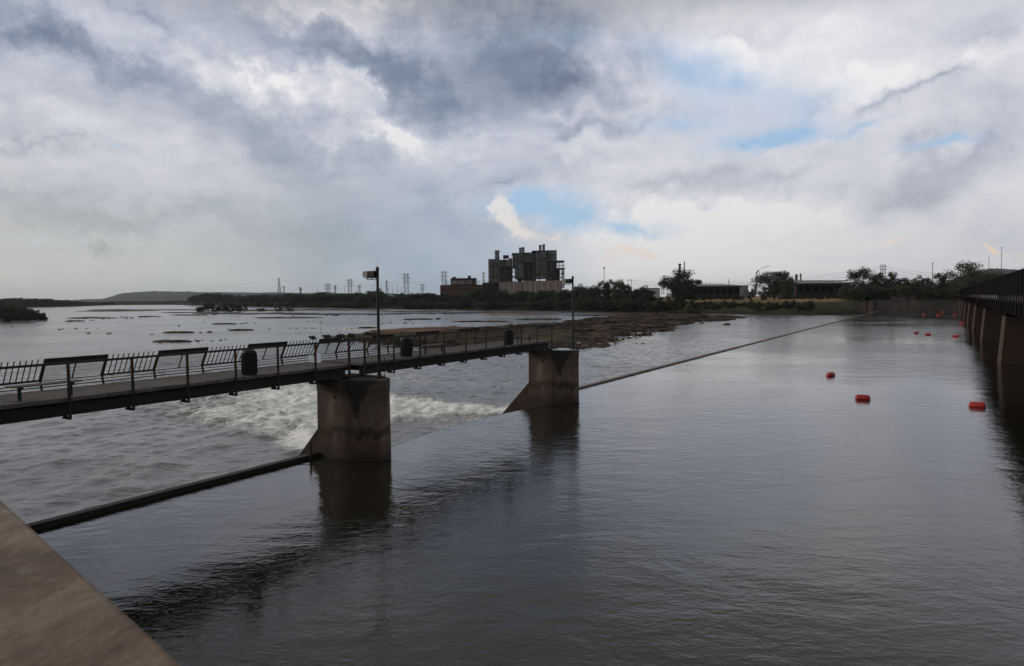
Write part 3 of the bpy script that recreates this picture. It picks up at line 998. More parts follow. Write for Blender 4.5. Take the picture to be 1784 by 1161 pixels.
tag(nb, kind='structure')

# ------------------------------------------------------------------ big bridge on the right
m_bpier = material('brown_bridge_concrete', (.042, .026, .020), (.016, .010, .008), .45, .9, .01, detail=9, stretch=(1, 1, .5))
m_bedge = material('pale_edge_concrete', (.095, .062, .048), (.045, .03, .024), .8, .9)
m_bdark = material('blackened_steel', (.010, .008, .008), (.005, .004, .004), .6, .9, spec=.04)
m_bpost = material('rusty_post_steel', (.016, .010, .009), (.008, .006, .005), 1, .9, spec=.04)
bb = D_empty('river_bridge', 'long dark bridge on battered concrete piers crossing the river', 'bridge', 0, 0)
B0, B1 = -20.0, 334.0
BP = 5.2
pier_s = [46 + 0, 84, 124.5, 161, 200, 238, 276, 314]
for i, s in enumerate(pier_s):
    pr = MB().hexa([(4.65, s - .1, -4), (11.9, s - .1, -4), (11.9, s + 2.6, -4), (4.65, s + 2.6, -4), (5.25, s + .2, 4.7), (11.4, s + .2, 4.7), (11.4, s + 2.3, 4.7), (5.25, s + 2.3, 4.7)]).build('pier', m_bpier, bb)
    MB().hexa([(4.45, s + .3, -4), (4.645, s - .1, -4), (4.645, s + 2.6, -4), (4.45, s + 2.2, -4), (5.05, s + .5, 4.7), (5.245, s + .2, 4.7), (5.245, s + 2.3, 4.7), (5.05, s + 2.0, 4.7)]).build('nose', m_bedge, pr)  # paler than the pier: light on this left facet put into the colour
    MB().box(5.2, 11.5, s + .1, s + 2.4, 4.704, 5.1).build('pier_cap', m_bdark, pr, bevel=.03)
for p_ in (5.4, 8.4, 11.0):
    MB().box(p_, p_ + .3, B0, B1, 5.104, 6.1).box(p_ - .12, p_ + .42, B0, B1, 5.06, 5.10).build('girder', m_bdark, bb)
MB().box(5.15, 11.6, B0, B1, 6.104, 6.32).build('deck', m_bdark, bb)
MB().box(5.46, 5.60, B0, B1, 6.324, 6.86).build('parapet', m_roof, bb)
def repeat(mb, name, mat, start, step):
    o = mb.build(name, mat, bb, loc=(0, start, 0))
    k = start + step
    while k < B1 - 1:
        c = o.copy()
        COL.objects.link(c)
        c.location = (0, k, 0)
        k += step
repeat(MB().box(5.30, 5.398, 0, .06, 5.12, 6.08), 'stiffener', m_bpost, 2.0, 4.0)
# balustrade: posts and gaps, then a dark upper parapet of riveted plates
n = 0
s = 10.0
while n < 100 and s < B1:
    MB().box(5.40, 5.452, s, s + (.9 if s < 100 else 1.4), 6.324, 6.86).build('post', m_bpost, bb)
    s += 2.1 if s < 100 else 4.2
    n += 1
rest = MB()
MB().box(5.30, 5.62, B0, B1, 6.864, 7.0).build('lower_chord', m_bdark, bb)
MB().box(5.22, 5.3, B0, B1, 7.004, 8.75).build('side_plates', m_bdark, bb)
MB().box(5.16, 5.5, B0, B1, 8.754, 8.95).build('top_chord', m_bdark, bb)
repeat(MB().box(5.16, 5.218, 0, .18, 7.004, 8.752), 'rib', m_bpost, 3.0, 3.6)
for s in (150,):
    MB().box(4.98, 5.095, s, s + .3, 5.6, 8.3).build('standpipe', m_bedge, bb)

# ------------------------------------------------------------------ buoys
def buoy_proto(label):
    t = thing('buoy', label, 'buoy', (0, 0, 0), 0, 'red floats of the barrier above the dam')
    ln, r = 1.15, .30
    prof = [(0.0, -ln / 2 - .02)]
    for k in range(7):
        a = k / 6 * math.pi / 2
        prof.append((r * math.sin(a) ** .8 if k else .04, -ln / 2 + .16 - .16 * math.cos(a)))
    prof += [(r * 1.02, -.02), (r * 1.02, .02)]
    for k in range(6, -1, -1):
        a = k / 6 * math.pi / 2
        prof.append((r * math.sin(a) ** .8 if k else .04, ln / 2 - .16 + .16 * math.cos(a)))
    mb = MB().lathe(prof, 24)
    mb.v = [(z, x, y + .10) for (x, y, z) in mb.v]
    mb.build('float', m_buoy, t, smooth=True)
    q_ = MB()
    for sg in (-1, 1):
        for k in range(8):
            a0, a1 = k / 8 * 2 * math.pi, (k + 1) / 8 * 2 * math.pi
            q_.tube((sg * (ln / 2 + .05 + .05 * math.cos(a0)), .05 * math.sin(a0), .10), (sg * (ln / 2 + .05 + .05 * math.cos(a1)), .05 * math.sin(a1), .10), .014, n=5)
    q_.build('shackle', m_dark, t)
    return t
bl = [(1503, 696, 5, 'red cylindrical float in the middle of the three nearest ones'),
      (1447, 655, 62, 'red float seen end on, nearest the dam of the three nearest floats'),
      (1703, 709, -8, 'red cylindrical float nearest the bridge and its dark reflection'),
      (1596, 581, 50, 'small red float seen end on in the second cluster toward the dam'),
      (1617, 584, 10, 'small red float in the middle of the second cluster'),
      (1665, 587, -5, 'small red float of the second cluster lying nearest the bridge'),
      (1609, 548, 20, 'tiny red float farthest from the bridge near the far wall'),
      (1634, 549, 10, 'tiny red float in the middle of the far group near the far wall'),
      (1641, 544, 0, 'tiny red float of the far group closest to the far wall'),
      (1664, 548, 0, 'tiny red float beside the far bridge piers'),
      (1675, 563, 0, 'tiny red float at the foot of a bridge pier')]
pb = buoy_proto(bl[0][3])
for i, (x, y, rz, lb) in enumerate(bl):
    o = pb if i == 0 else copy_tree(pb)
    o.location = G(x, y, 0.0)
    o.rotation_euler = (R(random.uniform(-6, 6)), R(random.uniform(-3, 3)), R(rz) - math.atan2(o.location.x, o.location.y))
    o['label'] = lb
    o.scale = (.78, .78, .78)

# ------------------------------------------------------------------ shoals, sandbars and rocks
def poly_world(pts, z=ZD):
    return [G(x, y, z) for x, y in pts]
def shoal(name, px, amp, res, mat, edge=4.0, blocky=.5, seed=1, rise=.6):
    poly = np.array([(v.x, v.y) for v in poly_world(px)])
    x0, y0 = poly.min(0) - 1; x1, y1 = poly.max(0) + 1
    gx, gy = np.meshgrid(np.arange(x0, x1, res), np.arange(y0, y1, res))
    inside = np.zeros(gx.shape, bool)
    dmin = np.full(gx.shape, 1e9)
    n = len(poly)
    for i in range(n):
        ax, ay = poly[i]; bx, by = poly[(i + 1) % n]
        c = ((ay > gy) != (by > gy)) & (gx < (bx - ax) * (gy - ay) / (by - ay + 1e-12) + ax)
        inside ^= c
        tx, ty = bx - ax, by - ay
        t = np.clip(((gx - ax) * tx + (gy - ay) * ty) / (tx * tx + ty * ty), 0, 1)
        dmin = np.minimum(dmin, np.hypot(gx - ax - t * tx, gy - ay - t * ty))
    sd = np.where(inside, dmin, -dmin)
    sd = sd + (fbm(gx * .07, gy * .16, 5, seed, .6) - .5) * edge * 3.6
    h = sstep(-1.5, edge, sd) * rise - .25
    bl_ = np.floor(fbm(gx * .16, gy * .34, 4, seed + 3, .6) * 9) / 9 - .45
    h = h + sstep(0, 3, sd) * (bl_ * blocky * 2 + (fbm(gx * 1.1, gy * 1.1, 3, seed + 9) - .5) * amp)
    keep = sd > -3.0
    o = grid_mesh(name, gx, gy, ZD + h, mat, smooth=False, keep=keep)
    return tag(o, kind='structure')
def shoal_mat(name, cs, scale):
    return material(name, cs[0], cs[1], scale, .95, .12, detail=11, contrast=(.42, .62), spec=.08, stretch=(.6, 1.4, 1))
m_shoal = shoal_mat('rubble_shoal', ((.105, .078, .060), (.007, .006, .0055)), .30)
m_shoalg = shoal_mat('grassy_rubble', ((.095, .078, .040), (.026, .024, .014)), .35)
m_sandr = shoal_mat('red_sand', ((.18, .10, .065), (.09, .055, .04)), .08)
shoal('shoal', [(1000, 612), (1030, 606), (1085, 596), (1060, 590), (1100, 585), (1150, 578), (1200, 568), (1215, 561), (1290, 557.5), (1308, 553), (1250, 550), (1180, 547.8), (1090, 548), (1080, 552), (1020, 556), (980, 561), (900, 568), (800, 572), (680, 577), (560, 590), (600, 600), (700, 606), (820, 610), (930, 614)], .55, .55, m_shoal, 5, .8, 3)
shoal('grassy_shoal', [(960, 604), (1010, 602), (1030, 592), (1000, 580), (920, 574), (820, 577), (720, 581), (640, 585), (600, 592), (700, 600), (820, 604)], .25, .7, m_shoalg, 3, .15, 13, .95)
shoal('sandbar', [(640, 586), (760, 583), (840, 578), (800, 573.5), (700, 575.5), (640, 581)], .05, .7, m_sandr, 3, 0.02, 23, 1.1)
bars = [(1130, 547.3, 75, 1.6, m_sandr), (1120, 549.8, 140, 1.3, m_shoal), (245, 540.5, 100, 2.6, m_sand), (190, 542.6, 60, 1.2, m_sand), (450, 546.8, 110, 2.2, m_sand), (430, 541.5, 90, 2.2, m_shoalg), (560, 540.5, 120, 1.6, m_shoal), (600, 548.0, 110, 1.5, m_shoal),
        (500, 554.2, 60, 1.6, m_sand), (330, 545, 50, 1.2, m_sand), (760, 546.3, 80, 1.5, m_shoal), (860, 545.5, 80, 1.8, m_sandr), (720, 543.6, 70, 1.0, m_sand), (160, 554.5, 44, 2.4, m_sand), (130, 560, 18, .9, m_shoal), (255, 552.2, 16, 1.4, m_shoal), (330, 549.4, 34, 1.2, m_shoal),
        (730, 556.8, 26, 1.3, m_shoal), (30, 556, 52, 5.5, m_sand), (420, 576, 22, 1.4, m_shoal), (390, 565, 22, .9, m_shoal), (310, 580, 28, 1.2, m_shoal), (300, 596, 34, 1.2, m_shoal), (940, 557.5, 40, 1.0, m_shoal), (840, 561, 50, .8, m_shoal), (1010, 559.5, 30, .8, m_shoal), (640, 572, 18, .7, m_shoal)]
for k, (cx, cy, hw, hh, mt) in enumerate(bars):
    hh *= .72
    n = 64
    pts = []
    for i in range(n):
        a = 2 * math.pi * i / n
        j = .62 + .3 * math.sin(3 * a + k) + .2 * math.sin(7 * a + 2 * k) + .16 * math.sin(13 * a + k) + random.uniform(-.1, .1)
        sl = -hh * .5 * math.cos(a)
        pts.append(G(cx + hw * math.cos(a) * (1 + .08 * math.sin(5 * a + k)), cy + (hh * math.sin(a) * j + sl * .4), ZD))
    c = sum(pts, Vector()) / n
    mb = MB()
    vs, fs = [], []
    for rr, zz_ in ((1.02, -.35), (1.0, .02), (.93, .16), (.75, .26), (.4, .34), (.05, .36)):
        for i, p_ in enumerate(pts):
            q_ = c.lerp(p_, rr)
            vs.append((q_.x, q_.y, ZD + zz_ + (random.uniform(-.06, .10) if rr < 1 and rr > .1 else 0)))
    for r_ in range(5):
        fs += [(r_ * n + i, r_ * n + (i + 1) % n, (r_ + 1) * n + (i + 1) % n, (r_ + 1) * n + i) for i in range(n)]
    fs.append(tuple(range(5 * n, 6 * n)))
    tag(mb.add(vs, fs).build('sandbar', mt), kind='structure')

def rock_mesh(seed, sub=2):
    rr = random.Random(seed)
    bm = bmesh.new()
    bmesh.ops.create_icosphere(bm, subdivisions=sub, radius=1)
    planes = [(Vector((rr.uniform(-1, 1), rr.uniform(-1, 1), rr.uniform(-.3, 1))).normalized(), rr.uniform(.55, .85)) for _ in range(9)]
    for v in bm.verts:
        for nrm, d_ in planes:
            k = v.co.dot(nrm)
            if k > d_:
                v.co -= nrm * (k - d_) * .9
        v.co += Vector((rr.uniform(-.05, .05), rr.uniform(-.05, .05), rr.uniform(-.04, .04)))
        v.co.z *= .62
    me = bpy.data.meshes.new('rock')
    bm.to_mesh(me)
    bm.free()
    return me
rocks = [rock_mesh(i) for i in range(7)]
for i, me in enumerate(rocks):
    me.materials.append(m_stonew if i < 4 else m_stone)
rocks_p = rock_mesh(33); rocks_p.materials.append(m_pale)
def put_rock(px, py, wpx, label, group, me=None, flat=.6, z=ZD):
    g_ = G(px, py, z)
    r_ = wpx / F * g_.y / 2
    o = bpy.data.objects.new('rock', me or random.choice(rocks[:4]))
    COL.objects.link(o)
    o.location = (g_.x, g_.y, z + r_ * .05)
    o.rotation_euler = (0, 0, random.uniform(0, 6))
    o.scale = (r_, r_ * random.uniform(.6, 1), r_ * flat)
    return tag(o, label, 'rock', group)
lone = [(1265, 566.5, 17, 'dark lone rock in open water beyond the rocky shoal'), (1181, 572, 6, None), (366, 579.5, 12, 'dark rock in calm water just above the footbridge railing'), (229, 554.5, 9, None),
        (220, 553, 7, None), (212, 552.8, 6, None), (250, 552.5, 8, None), (273, 551.8, 7, None), (160, 558.5, 5, None), (123, 560.5, 12, None), (350, 580.2, 7, None), (311, 568.5, 7, None), (190, 581.5, 8, None), (155, 581, 8, None),
        (354, 562, 5, None), (398, 573.5, 6, None), (560, 562, 6, None), (537, 561, 5, None), (545, 560, 4, None), (612, 573, 5, None), (618, 572.6, 4, None), (624, 572.8, 5, None), (630, 572.4, 4, None), (605, 573.4, 4, None), (680, 562.5, 6, None), (720, 564, 5, None),
        (763, 556.6, 14, 'wide dark rock above the middle of the outer bridge span'), (845, 561.4, 7, None), (833, 558.5, 5, None), (897, 551.5, 5, None), (946, 553.2, 6, None), (918, 554.5, 5, None), (300, 597, 9, None), (280, 598, 8, None), (325, 596.5, 9, None), (345, 595, 8, None), (385, 593.5, 8, None), (370, 594.5, 6, None),
        (505, 573, 5, None), (470, 574, 6, None), (440, 575, 6, None), (1100, 574.5, 6, None), (1120, 599, 6, None), (1190, 604, 4, None), (1295, 556, 6, None), (1320, 555.5, 8, None), (50, 562, 6, None), (20, 563.5, 8, None), (1230, 560.8, 9, None), (1222, 564, 12, None)]
for (x, y, wp, lb) in lone:
    put_rock(x, y, wp * 1.15, lb or 'small dark wet rock just breaking the shallow river surface', None if lb else 'small rocks breaking the river surface')
for (xa, ya, xb, yb, cnt_) in [(285, 596.5, 400, 592, 22), (262, 582.5, 325, 579, 12), (640, 549.5, 800, 547, 26), (500, 550.5, 640, 549, 22), (118, 561, 170, 558, 8), (160, 556.5, 290, 552.5, 18), (350, 549.8, 420, 547.6, 12), (455, 576, 560, 572, 14), (390, 566, 470, 562, 10), (700, 558, 790, 556, 12), (900, 552, 1000, 555.5, 16), (80, 575, 180, 572, 9), (820, 562, 900, 563.5, 9), (1090, 600, 1110, 598, 4), (640, 566, 720, 563, 9), (10, 570, 90, 566, 6)]:
    for i in range((cnt_ + 1) // 2):
        f = random.random()
        put_rock(xa + (xb - xa) * f + random.uniform(-3, 3), ya + (yb - ya) * f + random.uniform(-.9, .9), random.uniform(3, 8.5), 'small dark wet rock just breaking the shallow river surface', 'small rocks breaking the river surface')
rr_ = random.Random(3)
line = [(925, 612), (960, 613), (1000, 611), (1030, 606), (1060, 601), (1085, 597), (1060, 591), (1085, 586), (1130, 580), (1180, 572), (1210, 564), (1250, 561), (1290, 557.5)]
for i in range(84):
    k = rr_.random() ** 1.3 * (len(line) - 1.001)
    a, b = line[int(k)], line[int(k) + 1]
    f = k - int(k)
    x, y = a[0] + (b[0] - a[0]) * f - rr_.uniform(0, 46), a[1] + (b[1] - a[1]) * f - rr_.uniform(-1, 11) * (1 if k < 6 else .4)
    put_rock(x, y, rr_.uniform(5, 17) * (1 if k < 6 else .5), 'brown broken slab of rock on the edge of the shoal', 'broken slabs along the shoal', rr_.choice(rocks), .5, ZD + .3)
put_rock(1008, 598.5, 11, 'pale whitish boulder on the shoal just behind the farther lamp post', None, rocks_p, .9, ZD + .5)

# rubble covering the shoal: countless, one object
vs_all, fs_all = [], []
base_r = []
for me in rocks[4:7]:
    base_r.append((np.array([v.co[:] for v in rock_mesh(me.name.__hash__() % 97, 1).vertices]), None))
bmr = rock_mesh(51, 1)
bv = np.array([v.co[:] for v in bmr.vertices]); bf = np.array([p_.vertices[:] for p_ in bmr.polygons])
pv, pf_ = [], []
cnt = 0
while cnt < 2600:
    x, y = rr_.uniform(560, 1300), rr_.uniform(549, 612)
    ylo = np.interp(x, [560, 700, 930, 1000, 1085, 1150, 1215, 1308], [592, 606, 613, 612, 597, 578, 562, 555])
    yhi = np.interp(x, [560, 800, 900, 1020, 1090, 1180, 1308], [588, 574, 570, 557, 549, 549, 552.5])
    if y > ylo or y < yhi:
        continue
    g_ = G(x, y, ZD)
    sz = rr_.uniform(.15, .7) ** 1.2
    a = rr_.uniform(0, 6.28)
    m_ = bv * np.array([sz, sz * rr_.uniform(.5, 1), sz * rr_.uniform(.35, .8)])
    m_ = np.stack([m_[:, 0] * math.cos(a) - m_[:, 1] * math.sin(a), m_[:, 0] * math.sin(a) + m_[:, 1] * math.cos(a), m_[:, 2]], 1) + np.array([g_.x, g_.y, ZD + .35])
    pf_.append(bf + cnt * len(bv)); pv.append(m_)
    cnt += 1
me = bpy.data.meshes.new('shoal_rubble')
me.from_pydata(np.concatenate(pv).tolist(), [], np.concatenate(pf_).tolist())
me.materials.append(m_stone)
rb = bpy.data.objects.new('shoal_rubble', me)
COL.objects.link(rb)
tag(rb, 'loose brown rubble covering the rocky shoal', 'rubble', kind='stuff')

# stick standing in the water
for (x, y, hh, lb) in [(1170, 594.5, 6, 'thin dark snag sticking out of the water beyond the dam gates'), (1231, 563.5, 5, 'short upright stick in the water beside the shoal'), (559, 579.5, 7, 'bare snag rising from the river before the grassy shoal')]:
    g_ = G(x, y, ZD)
    h_ = hh / F * g_.y * 1.3
    MBs = MB().tube((0, 0, -.6), (.04, 0, h_), .05, .02, 6).tube((.02, 0, h_ * .4), (.28 * h_, 0, h_ * .95), .03, .015, 5).tube((.02, 0, h_ * .6), (-.16 * h_, .1, h_ * .9), .025, .012, 5)
    o = MBs.build('driftwood_snag', m_bark, None, loc=g_)
    tag(o, lb, 'driftwood')

# ------------------------------------------------------------------ trees
def crown_mesh(seed, w_, h_, z0, nclump, leaves, leaf, mat, shape='round'):
    r_ = np.random.default_rng(seed)
    cl = []
    while len(cl) < nclump:
        u = r_.uniform(-1, 1, 3)
        if np.dot(u, u) > 1:
            continue
        if np.dot(u, u) < .12 and shape != 'bush':
            continue
        if shape == 'bush' and u[2] < -.2:
            u[:2] *= 1.0
        c = np.array([u[0] * w_ / 2, u[1] * w_ / 2, z0 + h_ / 2 + u[2] * h_ / 2])
        if shape == 'round' and u[2] < -.35:
            c[:2] *= .75
        c += r_.normal(0, .02, 3) * w_
        cl.append((c, r_.uniform(.14, .23) * w_))
    cc = np.array([c for c, _ in cl]); rad = np.array([x for _, x in cl])
    which = r_.integers(0, nclump, leaves)
    d_ = r_.normal(0, 1, (leaves, 3))
    d_ /= np.linalg.norm(d_, axis=1)[:, None]
    pos = cc[which] + d_ * rad[which][:, None] * (r_.uniform(0, 1, leaves) ** .45)[:, None] * np.array([1, 1, .75])
    pos[:, 2] = np.maximum(pos[:, 2], .05)
    a = r_.normal(0, 1, (leaves, 3)); a /= np.linalg.norm(a, axis=1)[:, None]
    b = np.cross(a, r_.normal(0, 1, (leaves, 3))); b /= np.linalg.norm(b, axis=1)[:, None]
    s_ = (leaf * r_.uniform(.5, 1.3, leaves))[:, None]
    v = np.stack([pos - a * s_, pos - b * s_ * .6, pos + a * s_, pos + b * s_ * .6], 1).reshape(-1, 3)
    f = np.arange(leaves * 4).reshape(-1, 4)
    me = bpy.data.meshes.new('crown')
    me.from_pydata(v.tolist(), [], f.tolist())
    me.materials.append(mat)
    return me, cc
def trunk_mesh(cc, h_, z0, r0, seed):
    r_ = random.Random(seed)
    mb = MB()
    top = Vector((r_.uniform(-.3, .3), r_.uniform(-.3, .3), z0 + h_ * .35))
    mb.tube((0, 0, -.6), (0, 0, z0 * .5), r0, r0 * .8, 7).tube((0, 0, z0 * .5), top, r0 * .8, r0 * .5, 7)
    for c in cc[:: max(1, len(cc) // 9)]:
        mb.tube(top.lerp(Vector((0, 0, z0 * .6)), r_.uniform(0, .7)), Vector(c), r0 * .32, r0 * .08, 5)
    me = bpy.data.meshes.new('trunk')
    me.from_pydata(mb.v, [], mb.f)
    me.materials.append(m_bark)
    return me
KINDS = {}
def kind_(name, w_, h_, z0, ncl, lv, leaf, mat, shape, variants):
    out = []
    for k in range(variants):
        cm, cc = crown_mesh(hash_(name) + k, w_, h_, z0, ncl, lv, leaf, mat, shape)
        tm = trunk_mesh(cc, h_, z0, .035 * h_ + .05, k + 5)
        out.append((cm, tm, z0 + h_))
    KINDS[name] = out
def hash_(s):
    return sum(ord(c) * (i + 3) for i, c in enumerate(s))
kind_('belt', 9, 10, .2, 40, 4200, .30, m_leafd, 'bush', 5)
kind_('belt_green', 9, 9, .2, 36, 3800, .30, m_leaf, 'bush', 3)
kind_('bush', 5, 4, 0, 18, 1500, .24, m_leafd, 'bush', 4)
kind_('big', 13, 13, 2.6, 46, 9000, .26, m_leafd, 'round', 2)
kind_('slender', 12, 15, 2.6, 44, 8500, .28, m_leafd, 'round', 2)
kind_('pale', 14, 11, 1.2, 44, 6500, .30, m_leafy, 'bush', 2)
def tree(kind, px, Y, top_py, base_z, wscale=None, label='', cat='tree', group=None, name='tree', var=None):
    v = KINDS[kind]
    cm, tm, hh = v[random.randrange(len(v)) if var is None else var]
    top = P(px, top_py, Y)
    hgt_ = max(1.0, top.z - base_z)
    t = thing(name, label, cat, (top.x, Y, base_z), random.uniform(0, 6.28), group)
    sz = hgt_ / hh
    sw = sz if wscale is None else wscale
    t.scale = (sw, sw, sz)
    for nm, me in (('trunk', tm), ('crown', cm)):
        o = bpy.data.objects.new(nm, me)
        COL.objects.link(o)
        o.parent = t
    return t
# belt along the far bank, two ranks
prof_t = [(330, 518), (350, 513.5), (365, 511.5), (385, 512), (420, 516), (455, 513), (480, 513.5), (510, 511.5), (545, 515), (560, 511), (590, 513), (620, 511.5), (640, 509), (656, 502), (668, 509), (690, 517), (705, 510), (740, 510.5), (770, 511), (800, 511.5), (835, 507), (850, 489), (862, 503), (900, 509), (960, 507), (1000, 504), (1012, 497), (1035, 498), (1052, 490), (1075, 488.5), (1090, 497), (1104, 508), (1118, 497), (1128, 506), (1140, 517)]
px_ = 338
while px_ < 1132:
    top = np.interp(px_, [a for a, _ in prof_t], [b for _, b in prof_t]) + random.uniform(-1.2, 1.2)
    Yb = toe_Y(px_) + 26 + random.uniform(-6, 10)
    k = 'belt' if random.random() < .75 else 'belt_green'
    w_px = random.uniform(22, 34)
    tree(k, px_, Yb, top, 2.6, w_px / F * Yb / 9, 'dark leafy tree in the continuous belt along the far bank', 'tree', 'trees of the far bank belt')
    px_ += random.uniform(9, 13)
px_ = 395
while px_ < 1180:
    Yb = toe_Y(px_) + 5 + random.uniform(-3, 4)
    hzn = P(px_, 520, Yb)
    top = 520 + (892 - px_) * .0087 + random.uniform(1.0, 5.5) + (4 if px_ > 1120 else 0)
    if 682 < px_ < 700:
        px_ += 8
        continue
    tree(random.choice(['belt', 'bush', 'belt_green']), px_, Yb, top, -.6, random.uniform(18, 28) / F * Yb / 7, 'low bushy growth at the water edge of the far bank', 'shrub', 'shrubs at the foot of the far bank', name='shrub')
    px_ += random.uniform(10, 14)
# left island, with its bushes, and far left belt
for x, y in [(352, 544), (362, 541), (374, 543), (388, 541.5), (400, 543), (412, 543.5), (423, 541), (455, 542), (505, 541.5), (486, 542.5)]:
    g_ = G(x, y, ZD + .2)
    big = x < 425
    tree('bush', x, g_.y, y - (random.uniform(9, 15) if big else random.uniform(4, 8)), ZD + .1, random.uniform(16, 22) / F * g_.y / 5 * (1 if big else .7), 'green bush on the sandy island left of the tree belt', 'bush', 'bushes on the middle island', name='bush')
for x, y, t_ in [(-25, 556, 532), (-8, 558, 529), (8, 556, 532), (22, 557, 530), (38, 556, 533), (52, 557, 537), (66, 556, 540), (30, 560, 541), (5, 561, 540), (70, 558, 545), (47, 560, 543), (-30, 560, 538)]:
    g_ = G(x, y, ZD + .2)
    tree('bush' if t_ > 534 else 'belt_green', x, g_.y, t_, ZD + .1, random.uniform(22, 34) / F * g_.y / 6, 'leafy bush crowding the nearer island at the far downstream side', 'bush', 'bushes on the nearest island', name='bush')
for k in range(46):
    x = -160 + k * 6.6 + random.uniform(-2, 2)
    top = np.interp(x, [-160, 0, 60, 90, 130, 145], [519, 520.5, 520, 522, 524.5, 527]) + random.uniform(-.9, .9)
    Yb = toe_Y(x) + 15
    tree('belt', x, Yb, top, 1.0, random.uniform(15, 20) / F * Yb / 9, 'distant dark tree on the opposite bank far downstream', 'tree', 'trees on the opposite bank downstream')
x = 148
while x < 340:
    Yb = toe_Y(x) + 40
    tree('belt', x, Yb, 526.6 - .0087 * (x - 200) - random.uniform(.5, 1.6), 1.0, 11 / F * Yb / 9, 'tiny distant tree at the far end of the river below the hill', 'tree', 'tiny trees at the end of the river')
    x += random.uniform(6, 9)

# trees and bushes on the right hand part of the far bank
gz = 4.6
def rt(kind, px, inl, top, wpx, label, group=None, name='tree', cat='tree', var=None, bz=None):
    b = on_bank(px, inl, gz)
    ww = {'belt': 10.5, 'belt_green': 10.5, 'bush': 5.8, 'big': 14.5, 'slender': 13.5, 'pale': 15.5}[kind]
    return tree(kind, px, b.y, top, gz if bz is None else bz, wpx / F * b.y / ww, label, cat, group, name, var)
rt('slender', 1184, 8, 470, 66, 'tall ragged tree standing alone at the bank edge in front of two stacks', var=0, bz=1.5)
rt('slender', 1204, 12, 482, 38, 'leaning tree joined to the tall ragged tree before the long shed', var=1, bz=2.5)
rt('bush', 1187, 4, 512, 26, 'dense bush at the foot of the tall ragged tree', name='bush', cat='bush', bz=-.5)
rt('big', 1349, 40, 469, 66, 'big round dark tree between the two long sheds', var=0)
rt('belt', 1372, 36, 478, 30, 'smaller tree tucked against the big round tree between the sheds')
rt('belt', 1308, 30, 503, 17, 'small upright tree standing on the dry grass before the shed end', name='tree')
rt('belt', 1331, 24, 500, 20, 'small dark tree in front of the big round tree')
rt('big', 1500, 36, 465, 50, 'tall rounded tree above the retaining wall next to the dark shed', var=1)
rt('belt', 1534, 44, 478, 40, 'mid height tree right of the tall rounded tree under the wooden pylon')
rt('belt', 1553, 40, 476, 26, 'bushy tree beside the wooden pylon above the wall')
rt('belt', 1500, 14, 504, 26, 'low bushy tree at the top of the retaining wall', bz=4.2)
for i, (x, tp, ww) in enumerate([(1520, 494, 34), (1545, 492, 40), (1575, 486, 40), (1592, 479, 36), (1612, 486, 34), (1636, 478, 34), (1560, 502, 36), (1600, 500, 36), (1640, 497, 40), (1660, 490, 36), (1700, 488, 50), (1728, 486, 50), (1620, 505, 30)]):
    rt('belt' if i % 3 else 'belt_green', x, 30 + (i * 7) % 23, tp, ww, 'dark tree in the thicket behind the far retaining wall', 'thicket behind the retaining wall')
rt('pale', 1681, 60, 461, 66, 'large pale green domed tree above the far end of the river bridge', var=0)
rt('pale', 1722, 70, 474, 60, 'lower yellowish green tree right behind the river bridge', var=1)
for i, x in enumerate([1131, 1141, 1150, 1164, 1206, 1213, 1225, 1237, 1244, 1254, 1266, 1279, 1288, 1294, 1362, 1376, 1385, 1392, 1401, 1412, 1430, 1442, 1452, 1466]):
    rt('bush', x, 36 + (i * 5) % 9, 515.5 + (i % 3) * .9, random.uniform(8, 15), 'small round bush on the dry grass below the sheds', 'small bushes on the dry grass', 'bush', 'bush')
for i in range(34):
    x = 1150 + i * 8.6 + random.uniform(-3, 3)
    if x > 1425:
        break
    rt('bush', x, random.uniform(4, 14), random.uniform(523, 529), random.uniform(12, 24), 'low green scrub on the slope of the far bank', 'scrub on the far bank slope', 'bush', 'bush', bz=0.2)
for i in range(22):
    x = 1478 + i * 11.5
    rt('belt' if i % 2 else 'belt_green', x, 20 + (i * 5) % 13, 496 + (i * 7) % 9, 38, 'dark tree in the thicket behind the far retaining wall', 'thicket behind the retaining wall')
for i, x in enumerate([1570, 1592, 1655, 1610]):
    rt('bush', x, 10, 512 + (i % 2) * 3, 14, 'small bush on the path behind the retaining wall', 'bushes behind the retaining wall', 'bush', 'bush')
for i, (x, y) in enumerate([(570, 589), (592, 588), (610, 586.5), (612, 588), (640, 585), (655, 584.5), (668, 592), (690, 596), (655, 597), (740, 598), (780, 599), (700, 602), (545, 590)]):
    g_ = G(x, y, ZD + .7)
    tree('bush', x, g_.y, y - random.uniform(4, 8), ZD + .4, random.uniform(8, 15) / F * g_.y / 5, 'tuft of green weeds on the grassy shoal', 'weeds', 'weed tufts on the grassy shoal', name='weed_tuft')

# retaining wall on the far side of the pool
rw = D_empty('retaining_wall', 'long stained concrete retaining wall closing the far end of the dam', 'wall', 334.2, 0)
MB().box(-26, 60, -.6, .0, -4, 4.45).build('wall_face', m_wallc, rw)
MB().box(-26.1, 60, -.75, .1, 4.454, 4.75).build('coping', m_bedge, rw)
MB().box(-58, -26.2, -.2, .6, -4, 3.8).build('wing_wall', m_wallc, rw)
for x in (-58, -42, -30):
    MB().box(x, x + 1.2, -.5, -.205, -4, 3.9).build('buttress', m_wallc, rw)
MB().hexa([(-28.5, -2.4, -4), (-26.05, -2.4, -4), (-26.05, -.605, -4), (-28.5, -.605, -4), (-27.6, -1.2, 4.6), (-26.05, -1.2, 4.6), (-26.05, -.605, 4.6), (-27.6, -.605, 4.6)]).build('end_pier', m_bedge, rw)
fl = MB()
for k in range(36):
    fl.bar((-26 + k * 2.4, -.3, 4.75), (-26 + k * 2.4, -.3, 5.7), .07)
